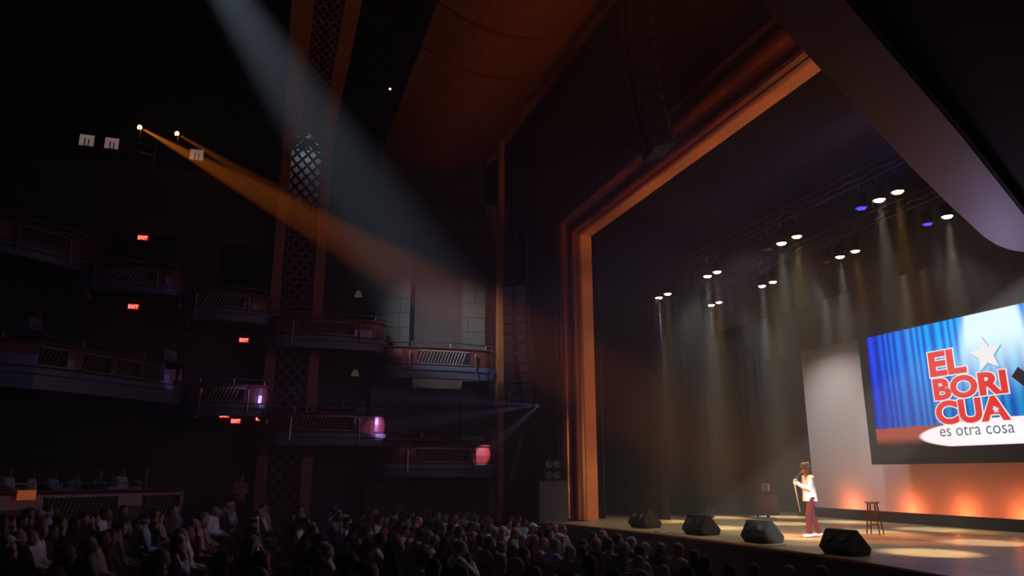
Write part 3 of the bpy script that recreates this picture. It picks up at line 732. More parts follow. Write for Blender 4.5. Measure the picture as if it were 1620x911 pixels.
def stage_light(p, hang, kind, label, flip=1):
    t = thing('stage_light', label, 'stage light', p, 0, 'stage lights on the battens'); t.scale = (0.78, 0.78, 0.92)
    if 'body' not in SLM:
        bm = B(); lathe(bm, [(0.10, 0.40), (0.13, 0.36), (0.15, 0.20), (0.15, 0.06), (0.19, 0.0), (0.18, 0.0), (0.14, 0.05), (0.05, 0.07)], 20); SLM['body'] = bm
        o = obj('housing', bm, BMETAL, t); SLM['body'] = o.data
        bm = B(); box(bm, -0.22, -0.02, 0.14, -0.20, 0.02, 0.44); box(bm, 0.20, -0.02, 0.14, 0.22, 0.02, 0.44); box(bm, -0.22, -0.02, 0.43, 0.22, 0.02, 0.46)
        o = obj('yoke', bm, BMETAL, t); SLM['yoke'] = o.data
        bm = B(); lathe(bm, [(0.03, 0.46), (0.04, 0.5), (0.04, 0.62), (0.02, 0.64)], 10); o = obj('clamp', bm, METAL, t); SLM['clamp'] = o.data
    else:
        link('housing', SLM['body'], None, t); link('yoke', SLM['yoke'], None, t); link('clamp', SLM['clamp'], None, t)
    bm = B(); lathe(bm, [(0.155, 0.045), (0.16, 0.03), (0.12, -0.02), (0.03, -0.035)], 20); obj('lens', bm, MLENS[kind], t, True)
    if kind in 'wa':
        power = 3500 if kind == 'w' else 2500
        tg = p + Vector((R.uniform(-.3, .3) + 0.4, -0.5, -8))
        spot('stage_lamp', p + Vector((0, 0, -0.06)), tg, power, WHL if kind == 'w' else AML, 16 if kind == 'w' else 15, 0.7, 0.06)
posn = ['first', 'second', 'third', 'fourth', 'fifth', 'sixth', 'seventh', 'eighth']
cnt = {}
for (px, py, bt, k) in LIGHTS:
    cnt[(bt, k)] = cnt.get((bt, k), 0) + 1
    p = at(px, py, Y=b1y if bt == 1 else b2y)
    zz_ = (b1z if bt == 1 else b2z) - 0.64
    p.z = zz_ + 0.02
    stage_light(p, 0, k, '%s stage light, %s of its colour from the left on the %s batten' % (kn[k], posn[cnt[(bt, k)] - 1], 'front' if bt == 1 else 'second'))
for i, (px, py, k) in enumerate(((1210, 512, 'w'), (1232, 500, 'a'), (1306, 478, 'w'), (1330, 470, 'a'), (1430, 436, 'w'), (1458, 428, 'a'))):
    p = at(px, py, Y=b3y); p.z = b2z + 0.1 - 0.62
    stage_light(p, 0, k, '%s stage light behind the border, %s pair from the left on the rear batten' % (kn[k], posn[i // 2]))

# ------------------------------------------------------------------ line arrays
def line_array(name, label, p, n_, wd, hh, dp, rz, curve, hangz):
    t = thing(name, label, 'speaker array', p, rz, 'hanging speaker arrays')
    z = 0.0; y = 0.0; ang = 0.0
    for i in range(n_):
        c0 = Vector((0, y, z)); M = Matrix.Translation(c0) @ Matrix.Rotation(-ang, 4, 'X')
        bm = B(); pts = [(-dp / 2, -hh * 0.40), (dp / 2, -hh * 0.47), (dp / 2, 0), (-dp / 2, 0)]
        # cabinet: wedge, front at +y
        vs = []
        for sx in (-wd / 2, wd / 2):
            vs.append([bm.verts.new(M @ Vector((sx, q[0], q[1] if q[1] else 0))) for q in ((-dp / 2, -hh * 0.86), (dp / 2, -hh * 0.97), (dp / 2, 0), (-dp / 2, -hh * 0.1))])
        bm.faces.new(vs[0]); bm.faces.new(vs[1][::-1])
        for j in range(4): bm.faces.new((vs[0][j], vs[0][(j + 1) % 4], vs[1][(j + 1) % 4], vs[1][j]))
        cb = obj('cabinet', bm, SPK, t)
        bm = B(); box(bm, -wd / 2 + 0.02, dp / 2 + 0.001, -hh * 0.9, wd / 2 - 0.02, dp / 2 + 0.012, -hh * 0.06, M)
        gp = obj('grille', bm, mat('array_grille', (0.16, 0.16, 0.18), 0.45, 0.3), cb)
        bm = B(); box(bm, -wd * 0.10, dp / 2 + 0.010, -hh * 0.86, wd * 0.10, dp / 2 + 0.03, -hh * 0.10, M); obj('horn', bm, SPK, cb)
        for s in (-1, 1):
            bm = B(); box(bm, s * wd / 2 - 0.012, -dp / 2 + 0.04, -hh * 0.75, s * wd / 2 + 0.012, -dp / 2 + 0.09, -hh * 0.2, M)
            obj('rigging_plate', bm, mat('grey_metal', (0.22, 0.22, 0.26), 0.4, 0.7), cb)
        ang += curve * (i / n_) ** 1.5
        z -= hh * math.cos(ang); y -= hh * math.sin(ang) if curve else 0
    bm = B(); box(bm, -wd / 2, -dp / 2, 0.02, wd / 2, dp / 2, 0.09); obj('fly_frame', bm, BMETAL, t)
    for (dx, dy) in ((-wd / 2 + .05, -dp / 3), (wd / 2 - .05, -dp / 3), (0, dp / 3)):
        bm = B(); tube(bm, (dx, dy, 0.05), (dx, dy, hangz - p.z), 0.012, n=6); obj('chain', bm, METAL, t)
pa = at(817, 455, F=26.5)
line_array('line_array', 'long curved speaker array hanging beside the proscenium', pa, 12, 0.85, 0.345, 0.5, math.radians(-128), 0.19, 17.0)
pa2 = at(1003, -60, F=18.0)
line_array('line_array', 'large dark speaker array hanging in front of the proscenium header', pa2, 15, 1.0, 0.385, 0.6, math.radians(170), 0.05, 17.0)

# ------------------------------------------------------------------ side speakers on the grey pedestal
pb = at(876, 824, F=25.2); pb.z = 0
pd = thing('speaker_pedestal', 'plain grey box standing at the far stage corner', 'pedestal', pb, math.radians(70))
bm = B(); box(bm, -0.45, -0.4, 0.0, 0.45, 0.4, 1.24); obj('carcass', bm, mat('grey_laminate', (0.30, 0.29, 0.33), 0.5), pd)
bm = B(); box(bm, -0.47, -0.42, 1.24, 0.47, 0.42, 1.27); obj('top_board', bm, mat('grey_laminate_top', (0.25, 0.25, 0.28), 0.5), pd)
sp_ = thing('side_fill_speaker', 'black twin speaker stack standing on the grey pedestal', 'speaker', pb + Vector((0, 0, 1.27)), math.radians(-112))
for k in range(2):
    bm = B(); z0 = 0.36 * k
    prism(bm, [(-0.28, z0 + 0.01), (0.26 - 0.03 * k, z0 + 0.01), (0.23 - 0.05 * k, z0 + 0.35), (-0.28, z0 + 0.35)], 'X', -0.30, 0.30); c = obj('cabinet', bm, SPK, sp_)
    for s in (-0.13, 0.13):
        bm = B(); M = Matrix.Translation((s, 0.25 - 0.04 * k, z0 + 0.18)) @ Matrix.Rotation(-PI / 2, 4, 'X')
        lathe(bm, [(0.115, -0.01), (0.12, 0.02), (0.10, 0.03), (0.09, 0.02), (0.03, 0.0), (0.03, 0.02), (0.01, 0.03)], 20, M); obj('driver', bm, mat('driver_ring', (0.30, 0.30, 0.33), 0.4), c)

# ------------------------------------------------------------------ floor monitors
def monitor(px, py, rz, label, s=1.0):
    p = at(px, py, Z=0)
    t = thing('floor_monitor', label, 'floor monitor', p, rz, 'wedge monitors along the stage edge')
    t.scale = (s, s, s)
    prof = [(-0.17, 0.0), (0.30, 0.0), (0.36, 0.12), (0.02, 0.47), (-0.08, 0.46), (-0.30, 0.14)]
    bm = B(); prism(bm, prof, 'X', -0.34, 0.34)
    bmesh.ops.bevel(bm, geom=[e for e in bm.edges], offset=0.012, segments=2, affect='EDGES')
    obj('cabinet', bm, SPK, t)
    a, b_ = Vector((0, 0.36, 0.12)), Vector((0, 0.02, 0.47)); d = (b_ - a); nrm = Vector((0, d.z, -d.y)).normalized()
    if nrm.z < 0: nrm = -nrm
    bm = B(); M = Matrix((Vector((1, 0, 0)), d.normalized(), nrm)).transposed().to_4x4(); M.translation = a
    box(bm, -0.31, 0.03, 0.002, 0.31, d.length - 0.03, 0.014, M); g = obj('grille', bm, GRILLE, t)
    bm = B()
    for sx in (-0.15, 0.15):
        M2 = M @ Matrix.Translation((sx, d.length * 0.45, 0.014))
        lathe(bm, [(0.11, 0), (0.115, 0.008), (0.09, 0.012), (0.085, 0.004), (0.02, 0.004)], 20, M2)
    obj('driver_ring', bm, mat('monitor_ring', (0.12, 0.12, 0.13), 0.4), g)
    # rear side with connector plates and handle
    a2, b2_ = Vector((0, -0.30, 0.14)), Vector((0, -0.08, 0.46)); d2 = b2_ - a2; n2 = Vector((0, -d2.z, d2.y)).normalized()
    M = Matrix((Vector((1, 0, 0)), d2.normalized(), n2)).transposed().to_4x4(); M.translation = a2
    for sx in (-0.16, 0.16):
        bm = B(); lathe(bm, [(0.07, 0.0), (0.075, 0.012), (0.055, 0.014), (0.05, 0.002), (0.02, 0.002)], 16, M @ Matrix.Translation((sx, d2.length * 0.55, 0.002)))
        obj('connector_dish', bm, mat('dish_metal', (0.25, 0.25, 0.28), 0.35, 0.8), t)
monitor(1019, 834.5, math.radians(10), 'black wedge monitor farthest along the stage edge', 1.05)
monitor(1108, 845.5, math.radians(10), 'black wedge monitor with an orange glint on its side', 1.05)
monitor(1205, 858, math.radians(10), 'black wedge monitor third along the stage edge, left of the performer', 1.02)
monitor(1336, 877, math.radians(8), 'nearest black wedge monitor, in front of the performer', 1.0)
# cables on the stage floor
for k, (pts, lab) in enumerate((([(1036, 842), (1050, 846), (1062, 843), (1078, 850)], 'thin black cable lying between the two farthest wedge monitors'),
                 ([(1178, 862), (1200, 864), (1228, 866), (1245, 861)], 'black cable lying by the third wedge monitor'), ([(1262, 876), (1285, 877), (1300, 879.5), (1318, 877)], 'black cable running to the nearest wedge monitor'))):
    bm = B(); P = [at(x, y - 1.5, Z=0.008) for x, y in pts]; Q = []
    for i in range(len(P) - 1):
        for j in range(6):
            q = P[i].lerp(P[i + 1], j / 6); Q.append((q.x, q.y + 0.03 * math.sin(i * 2 + j), 0.008))
    path_tube(bm, Q, 0.008, 5); tag(obj('cable', bm, MATS['rubber']), lab, 'cable', 'stage cables')

# ------------------------------------------------------------------ bar stool
ps = at(1385, 845, Z=0)
st = thing('bar_stool', 'dark wooden bar stool with round seat on the stage', 'stool', ps, math.radians(28))
SW_ = wood('dark_stool_wood', (0.06, 0.03, 0.02), (0.09, 0.045, 0.03), 0.35, (4, 4, 1))
bm = B(); lathe(bm, [(0.155, 0.755), (0.175, 0.765), (0.18, 0.785), (0.17, 0.80), (0.10, 0.797), (0.02, 0.793)], 32); obj('seat', bm, wood('seat_top', (0.16, 0.10, 0.07), (0.2, 0.13, 0.09), 0.25), st, True)
for k in range(4):
    a = PI / 4 + k * PI / 2; bm = B()
    tube(bm, (0.115 * math.cos(a), 0.115 * math.sin(a), 0.76), (0.22 * math.cos(a), 0.22 * math.sin(a), 0.0), 0.020, 0.016, 10); obj('leg', bm, SW_, st)
def legp(k, z):
    a = PI / 4 + k * PI / 2; r = 0.22 - 0.105 * z / 0.76; return (r * math.cos(a), r * math.sin(a), z)
for k in range(4):
    for z in ((0.24, 0.50) if k % 2 == 0 else (0.20, 0.46)):
        bm = B(); tube(bm, legp(k, z), legp((k + 1) % 4, z), 0.011, n=8); obj('rung', bm, SW_, st)

# ------------------------------------------------------------------ people
SKINS = {'pale': mat('skin_pale', (0.60, 0.34, 0.25), 0.6), 'tan': mat('skin_tan', (0.45, 0.23, 0.15), 0.6), 'brown': mat('skin_brown', (0.24, 0.11, 0.07), 0.6)}
def hand(bm, wrist, d, palm_n, s=1.0, curl=0.6, right=True, fr=0.009):
    """palm and five fingers; d direction of the hand, palm_n the palm's normal"""
    d = Vector(d).normalized(); pn = Vector(palm_n); pn = (pn - d * pn.dot(d)).normalized(); sd = d.cross(pn) * (1 if right else -1)
    wrist = Vector(wrist)
    for k in range(4):
        off = sd * (-0.03 + 0.02 * k) * s
        caps(bm, wrist + d * 0.01 + off * 0.6, wrist + d * 0.085 * s + off, 0.014 * s, 0.011 * s, 8)
        ln = (0.058, 0.070, 0.075, 0.066)[k] * s
        b0 = wrist + d * 0.088 * s + off
        c1 = b0 + (d * math.cos(curl) + pn * math.sin(curl)) * ln * 0.5
        c2 = c1 + (d * math.cos(2.1 * curl) + pn * math.sin(2.1 * curl)) * ln * 0.35
        c3 = c2 + (d * math.cos(3.0 * curl) + pn * math.sin(3.0 * curl)) * ln * 0.25
        caps(bm, b0, c1, fr * s, fr * s * 0.95, 8); caps(bm, c1, c2, fr * s * 0.95, fr * s * 0.9, 8); caps(bm, c2, c3, fr * s * 0.9, fr * s * 0.8, 8)
    t0 = wrist + d * 0.025 * s + sd * 0.03 * s
    t1 = t0 + (d * 0.6 + sd * 0.6 + pn * 0.4).normalized() * 0.04 * s; t2 = t1 + (d * 0.8 + pn * 0.6).normalized() * 0.03 * s
    caps(bm, t0, t1, fr * 1.3 * s, fr * 1.1 * s, 8); caps(bm, t1, t2, fr * 1.1 * s, fr * 0.9 * s, 8)
def head_parts(bm, c, M, fine=False):
    """c: centre of the skull; M: rotation; face looks along +Y of M"""
    def P(x, y, z): return Vector(c) + M @ Vector((x, y, z))
    ball(bm, P(0, -0.005, 0.02), (0.077, 0.098, 0.092), 20, 12, M); ball(bm, P(0, 0.022, -0.055), (0.058, 0.066, 0.062), 16, 10, M)
    ball(bm, P(0, 0.066, -0.092), (0.026, 0.022, 0.022), 10, 8, M)
    caps(bm, P(0, 0.086, 0.005), P(0, 0.106, -0.030), 0.009, 0.015, 8)
    for s in (-1, 1):
        ball(bm, P(s * 0.078, -0.008, -0.01), (0.010, 0.020, 0.032), 10, 8, M)
        ball(bm, P(s * 0.030, 0.080, 0.022), (0.022, 0.012, 0.009), 10, 6, M)
        ball(bm, P(s * 0.035, 0.068, -0.03), (0.022, 0.018, 0.02), 10, 6, M)
    ball(bm, P(0, 0.083, -0.060), (0.024, 0.010, 0.008), 10, 6, M)
def hair_mesh(style):
    bm = B(); c = Vector((0, 0, 0)); I = Matrix.Identity(3)
    if style in ('short', 'long', 'bun'):
        ball(bm, (0, -0.018, 0.036), (0.086, 0.100, 0.088), 18, 12)
        ball(bm, (0, -0.05, -0.01), (0.078, 0.062, 0.07), 16, 10)
        for s in (-1, 1): ball(bm, (s * 0.066, -0.02, 0.02), (0.02, 0.045, 0.05), 10, 8)
    if style == 'long':
        for s in (-1, 1): caps(bm, (s * 0.068, -0.01, 0.0), (s * 0.075, -0.03, -0.16), 0.026, 0.03, 10)
        ball(bm, (0, -0.07, -0.10), (0.085, 0.04, 0.12), 14, 10)
    if style == 'bun': ball(bm, (0, -0.12, 0.05), 0.04, 12, 8)
    if style == 'fringe':   # bald crown
        ball(bm, (0, -0.045, -0.012), (0.083, 0.070, 0.045), 16, 10)
    if style == 'cap':
        ball(bm, (0, -0.008, 0.045), (0.087, 0.106, 0.078), 18, 12); ball(bm, (0, 0.12, 0.045), (0.062, 0.06, 0.010), 16, 6)
    return realize(bm, 0.009, 3, 'hair_' + style)
HAIR = {s: hair_mesh(s) for s in ('short', 'long', 'bun', 'fringe', 'cap')}
HC = Vector((0, 0.01, 1.165))
def seated(pose, g=0.0, what='body'):
    bm = B(); cloth = g > 0
    hips, chest = Vector((0, 0.02, 0.54)), Vector((0, -0.07, 0.86))
    if pose == 2: chest = Vector((0, 0.02, 0.85))
    dx = chest.y + 0.07
    top = what in ('body', 'shirt'); bot = what in ('body', 'trousers')
    if top:
        ball(bm, hips + Vector((0, 0, 0.06)), (0.165 + g, 0.13 + g, 0.13 + g), 18, 12)
        caps(bm, hips + Vector((0, 0, 0.06)), chest, 0.125 + g, 0.13 + g, 16); ball(bm, chest, (0.175 + g, 0.118 + g, 0.17 + g), 18, 12)
        caps(bm, chest + Vector((-0.15, 0, 0.11)), chest + Vector((0.15, 0, 0.11)), 0.062 + g, 0.062 + g, 12)
        caps(bm, chest + Vector((0, 0.0, 0.13)), chest + Vector((0, 0.01, 0.19)), 0.06 + g, 0.05 + g, 12)
    if what == 'body':
        caps(bm, chest + Vector((0, 0.01, 0.16)), HC + Vector((0, -0.015, -0.05)), 0.052, 0.05, 14)
        head_parts(bm, HC, Matrix.Identity(3))
    for s in (-1, 1):
        sh = chest + Vector((s * 0.195, 0, 0.10))
        if pose == 0: el, wr, hd, pn = Vector((s * 0.235, -0.02, 0.70)), Vector((s * 0.12, 0.22, 0.64)), (-s * 0.5, 0.85, -0.1), (0, 0, -1)
        elif pose == 1:
            if s > 0: el, wr, hd, pn = Vector((0.22, 0.17, 0.74)), Vector((0.09, 0.13, 0.98)), (-0.3, -0.05, 0.9), (-0.5, -0.8, 0)
            else: el, wr, hd, pn = Vector((-0.25, 0.02, 0.70)), Vector((0.02, 0.20, 0.68)), (1, 0.1, 0), (0, -0.3, -1)
        else: el, wr, hd, pn = Vector((s * 0.24, 0.14, 0.66)), Vector((s * 0.06, 0.36, 0.62)), (-s * 0.7, 0.6, 0), (0, 0, -1)
        if top:
            caps(bm, sh, el, 0.050 + g, 0.041 + g, 12)
            if what == 'body': caps(bm, el, wr, 0.040, 0.027, 12); hand(bm, wr, hd, pn, 1.0, 0.35, s > 0, 0.010)
            else: caps(bm, el, el.lerp(wr, 0.85), 0.041 + g, 0.032 + g, 12)
        if bot:
            kn, an = Vector((s * 0.12, 0.47, 0.53)), Vector((s * 0.13, 0.46, 0.12))
            caps(bm, Vector((s * 0.09, 0.03, 0.53)), kn, 0.085 + g, 0.062 + g, 14); caps(bm, kn, an if what == 'body' else kn.lerp(an, 0.88), 0.056 + g, 0.040 + g, 12)
            if what == 'body': caps(bm, an + Vector((0, -0.02, -0.07)), an + Vector((0, 0.12, -0.08)), 0.04, 0.032, 10)
    if what == 'trousers': ball(bm, hips, (0.165 + g, 0.14 + g, 0.10 + g), 18, 12)
    return realize(bm, 0.016 if what == 'body' else 0.02, 3, what)
POSES = []
for p in range(3):
    POSES.append((seated(p, 0, 'body'), seated(p, 0.016, 'shirt'), seated(p, 0.014, 'trousers')))
CLO = {'white shirt': (0.75, 0.73, 0.72), 'black shirt': (0.015, 0.015, 0.018), 'navy jacket': (0.02, 0.03, 0.09), 'grey shirt': (0.22, 0.22, 0.24), 'dark red top': (0.25, 0.02, 0.03),
       'pale blue shirt': (0.38, 0.48, 0.68), 'green shirt': (0.20, 0.32, 0.20), 'pink top': (0.60, 0.34, 0.42), 'brown jacket': (0.10, 0.05, 0.03), 'beige top': (0.48, 0.38, 0.28)}
CW = ['black shirt'] * 7 + ['navy jacket'] * 4 + ['grey shirt'] * 3 + ['brown jacket'] * 2 + ['white shirt'] * 5 + ['dark red top', 'pale blue shirt', 'pale blue shirt', 'green shirt', 'pink top', 'beige top', 'beige top']
CLM = {k: mat('cloth_' + k.replace(' ', '_'), v, 0.9, spec=0.2) for k, v in CLO.items()}
TRM = [mat('trousers_dark', (0.02, 0.02, 0.03), 0.9), mat('trousers_blue', (0.03, 0.05, 0.12), 0.9), mat('trousers_brown', (0.09, 0.07, 0.05), 0.9)]
HCOL = {'black': (0.01, 0.008, 0.007), 'brown': (0.05, 0.025, 0.015), 'grey': (0.28, 0.27, 0.27), 'white': (0.55, 0.54, 0.54), 'blond': (0.32, 0.20, 0.09)}
HM = {k: mat('hair_' + k, v, 0.7) for k, v in HCOL.items()}
CAPM = {'red': mat('cap_red', (0.55, 0.03, 0.02), 0.8), 'navy': mat('cap_navy', (0.02, 0.03, 0.12), 0.8), 'white': mat('cap_white', (0.7, 0.7, 0.7), 0.8)}
def set_mat(o, m):
    if len(o.data.materials) == 0: o.data.materials.append(m)
    o.material_slots[0].link = 'OBJECT'; o.material_slots[0].material = m
def look(rr):
    st = rr.choices(['short', 'long', 'bun', 'fringe', 'cap'], [10, 7, 1.5, 3, 1.6])[0]
    if st == 'cap': c = rr.choices(['navy', 'white', 'red'], [3, 2, 1])[0]; m = CAPM[c]; txt = 'a %s cap' % c
    else:
        c = rr.choices(list(HCOL), [9, 9, 5, 1, 2])[0] if st != 'fringe' else rr.choice(['grey', 'brown', 'white'])
        m = HM[c]; txt = {'short': 'short %s hair' % c, 'long': 'long %s hair' % c, 'bun': 'a %s bun' % c, 'fringe': 'balding %s hair' % c}[st]
    return st, m, txt
def put_person(loc, rz, where, group, rr, stl=None, cl=None, pose=None, skin=None):
    st_, hm, txt = stl or look(rr); cl = cl or rr.choice(CW); pose = rr.choices([0, 1, 2], [5, 2, 2])[0] if pose is None else pose
    lab = 'person with %s in %s, %s' % (txt, cl, where)
    t = thing('person', lab, 'person', loc, rz, group); s = rr.uniform(1.0, 1.10); t.scale = (s, s, s)
    b_, sh, tr = POSES[pose]
    o = link('body', b_, None, t); set_mat(o, SKINS[skin or rr.choice(['pale', 'pale', 'tan', 'tan', 'brown'])])
    o = link('shirt', sh, None, t); set_mat(o, CLM[cl]); o = link('trousers', tr, None, t); set_mat(o, rr.choice(TRM))
    h = link('cap' if st_ == 'cap' else 'hair', HAIR[st_], None, t); set_mat(h, hm); h.location = HC
    return t
# theatre seat
def seat_master():
    t = thing('auditorium_chair', 'x', 'theatre chair', (0, 0, 0), 0, 'red folding seats in the stalls')
    bm = B(); prism(bm, [(-0.22, 0.42), (-0.16, 0.42), (-0.20, 0.90), (-0.23, 0.96), (-0.28, 0.95), (-0.27, 0.90)], 'X', -0.245, 0.245)
    bmesh.ops.bevel(bm, geom=list(bm.edges), offset=0.012, segments=2, affect='EDGES'); obj('backrest', bm, SEATF, t, True)
    bm = B(); box(bm, -0.235, -0.14, 0.36, 0.235, 0.30, 0.44); bmesh.ops.bevel(bm, geom=list(bm.edges), offset=0.02, segments=2, affect='EDGES'); obj('cushion', bm, SEATF, t, True)
    for s in (-1, 1):
        bm = B(); box(bm, s * 0.27 - 0.022, -0.2, 0.0, s * 0.27 + 0.022, -0.12, 0.62); box(bm, s * 0.27 - 0.022, -0.2, 0.60, s * 0.27 + 0.022, 0.2, 0.64); obj('armrest', bm, BMETAL, t)
    return t
SEAT0 = seat_master(); seat_used = [False]
def put_seat(loc, rz, label):
    if not seat_used[0]: t = SEAT0; seat_used[0] = True
    else: t = copy_tree(SEAT0)
    t.location = loc; t.rotation_euler = (0, 0, rz); t['label'] = label
ORD = ['first', 'second', 'third', 'fourth', 'fifth', 'sixth', 'seventh', 'eighth', 'ninth', 'tenth', 'eleventh', 'twelfth', 'thirteenth', 'fourteenth', 'fifteenth', 'sixteenth', 'seventeenth', 'eighteenth', 'nineteenth', 'twentieth']
def ordn(i):
    if i < 20: return ORD[i]
    t_, u_ = divmod(i + 1, 10); T = {2: 'twenty', 3: 'thirty', 4: 'forty', 5: 'fifty'}
    return (T[t_] + '-' + ORD[u_ - 1]) if u_ else {2: 'twentieth', 3: 'thirtieth', 4: 'fortieth', 5: 'fiftieth'}[t_]
def project(p):
    d = Vector(p) - Vector((0, 0, CAMZ)); f = d.dot(FW); r = d.dot(RT); u = d.z
    zc_ = f * math.cos(PITCH) + u * math.sin(PITCH); yc_ = -f * math.sin(PITCH) + u * math.cos(PITCH)
    return (810 + FPX * r / zc_, 455.5 - FPX * yc_ / zc_, f)
rr = random.Random(11)
cand = []
for row in range(17):
    x = -26.9; i = 0
    while x < -3.0:
        yb_ = 7.75 - row * 1.08
        arc = 0.010 * (x + 16.5) ** 2
        y = yb_ + 0.003 * (x + 16.5) ** 2 - 0.3
        if y > 8.1: y = 8.1
        aisle = abs(x + 21.2) < 0.6 or abs(x + 11.4) < 0.6
        z = fz(y)
        P = project((x, y, z + 1.2))
        if not aisle and (P[0] > 330 or P[2] < 17.0 + max(0.0, P[0]) * 0.0155) and P[2] > 8.2 and -15 < P[0] < 1630 and 780 < P[1] < 925:
            if rr.random() < 0.93: cand.append([row, x + rr.uniform(-.04, .04), y + rr.uniform(-.04, .04), z, P])
        x += 0.63; i += 1
cand.sort(key=lambda c: c[4][2])
# the people that would hide wholly behind the rows in front are left out
keep = cand
byrow = {}
for c in keep: byrow.setdefault(c[0], []).append(c)
for r_, cs in byrow.items():
    cs.sort(key=lambda c: c[1])
    for i, c in enumerate(cs): c.append(i)
NIND = 285
rest = []
for n_, c in enumerate(keep):
    row, x, y, z, P, i = c
    ang = math.atan2(12.5 - y, -14.5 - x) - PI / 2
    ang = ang * 0.75 + rr.uniform(-.25, .25)
    ang = max(-1.2, min(1.2, ang))
    if n_ < NIND:
        put_person((x, y, z), ang, '%s from far end of %s' % (ordn(i), (ordn(row) + ' row')), 'seated audience in the stalls', rr)
        if P[2] < 17 or row < 2: put_seat((x, y, z), max(-.15, min(.15, ang)) * 0, 'dark red folding seat, %s from far end of %s' % (ordn(i), (ordn(row) + ' row')))
    else: rest.append((x, y, z, ang))
print('AUDIENCE', len(keep), 'rest', len(rest))
if rest:
    bmr = B(); tmpm = []
    o = None
    src = []
    for ps_ in range(2):
        b_ = B(); b_.from_mesh(POSES[ps_][1]); bmesh.ops.transform(b_, matrix=Matrix.Identity(4), verts=b_.verts)
        ball(b_, HC, (0.085, 0.1, 0.115), 12, 8); me_ = bpy.data.meshes.new('c'); b_.to_mesh(me_); b_.free(); src.append(me_)
    for (x, y, z, a) in rest:
        k0 = len(bmr.verts); bmr.from_mesh(src[rr.randrange(2)]); bmr.verts.ensure_lookup_table()
        bmesh.ops.transform(bmr, matrix=Matrix.Translation((x, y, z)) @ Matrix.Rotation(a, 4, 'Z'), verts=bmr.verts[k0:])
    o = obj('distant_crowd', bmr, mat('crowd_cloth', (0.07, 0.05, 0.06), 0.9), None, True)
    tag(o, 'far rows of seated people in the dark beyond the individual audience', 'crowd', None, 'stuff')

# parterre behind the stalls: slatted wall with rail and people above
zpw = at(120, 778, F=21.5).z
path = [tuple(at(x, 778, F=f).to_2d()) for x, f in ((-60, 18.5), (60, 20.2), (150, 21.5), (235, 22.8), (290, 23.8))]
pw = balcony('parterre_wall', 'low slatted wall with steel rail at the back of the stalls', 'parapet wall', path, zpw, None, [(0.33, 0.66), (0.78, 0.98)], [], hz=1.9, rail_frac=(0.0, 0.8), slab=[(XB, path[-1][1]), (XB, path[0][1])])
WARM = (1.0, 0.35, 0.12)
pq = at(42, 783, F=19.75)
bm = B(); box(bm, -0.22, -0.02, -0.12, 0.22, 0.02, 0.12); o = obj('step_light', bm, mat('amber_panel', (0.3, 0.1, 0.03), 0.5, 0, (1, 0.20, 0.06), 0.22)); 
o.location = pq; o.rotation_euler = (0, 0, math.atan2(path[2][1] - path[1][1], path[2][0] - path[1][0])); tag(o, 'glowing orange panel on the slatted wall behind the stalls', 'wall light')
ip = 0
for rw in range(2):
    for k, px in enumerate((4, 40, 76, 112, 148, 184, 220)):
        p = at(px + rw * 9, 756, F=21.4 + px * 0.0135 + rw * 1.1); z = zpw - 0.98 + rw * 0.25
        put_person((p.x, p.y, z + 0.0), math.atan2(12.5 - p.y, -14.5 - p.x) - PI / 2, '%s along the %s parterre row' % (ordn(k), ('front', 'rear')[rw]), 'people in the parterre behind the slatted wall', rr)

# people in the boxes
def box_person(px, py_head, F, lab, cl, hair, pose=0):
    h = at(px, py_head, F=F)
    return put_person((h.x, h.y, h.z - 1.19), math.atan2(12.5 - h.y, -14.5 - h.x) - PI / 2, lab, 'people in the boxes', rr, hair, cl, pose)
H_ = lambda s, c: (s, HM[c], {'short': 'short %s hair' % c, 'long': 'long %s hair' % c, 'fringe': 'balding %s hair' % c}[s])
box_person(500, 636, 28.6, 'left in the violet-lit box', 'black shirt', H_('short', 'grey'))
box_person(541, 636, 29, 'middle of the violet-lit box', 'black shirt', H_('long', 'brown'), 1)
box_person(574, 640, 29, 'rightmost in the violet-lit box', 'grey shirt', H_('short', 'grey'))
box_person(667, 688, 29.3, 'left in the pink-lit box', 'black shirt', H_('short', 'black'), 1)
box_person(687, 683, 29.6, 'right in the pink-lit box', 'dark red top', H_('short', 'brown'))
box_person(272, 550, 24.6, 'at the right end of the dress circle', 'grey shirt', H_('long', 'black'))
box_person(60, 497, 22.5, 'alone behind the dress circle rail', 'grey shirt', H_('short', 'brown'))
box_person(316, 462, 26.2, 'in upper box beside the glint', 'brown jacket', H_('short', 'black'))

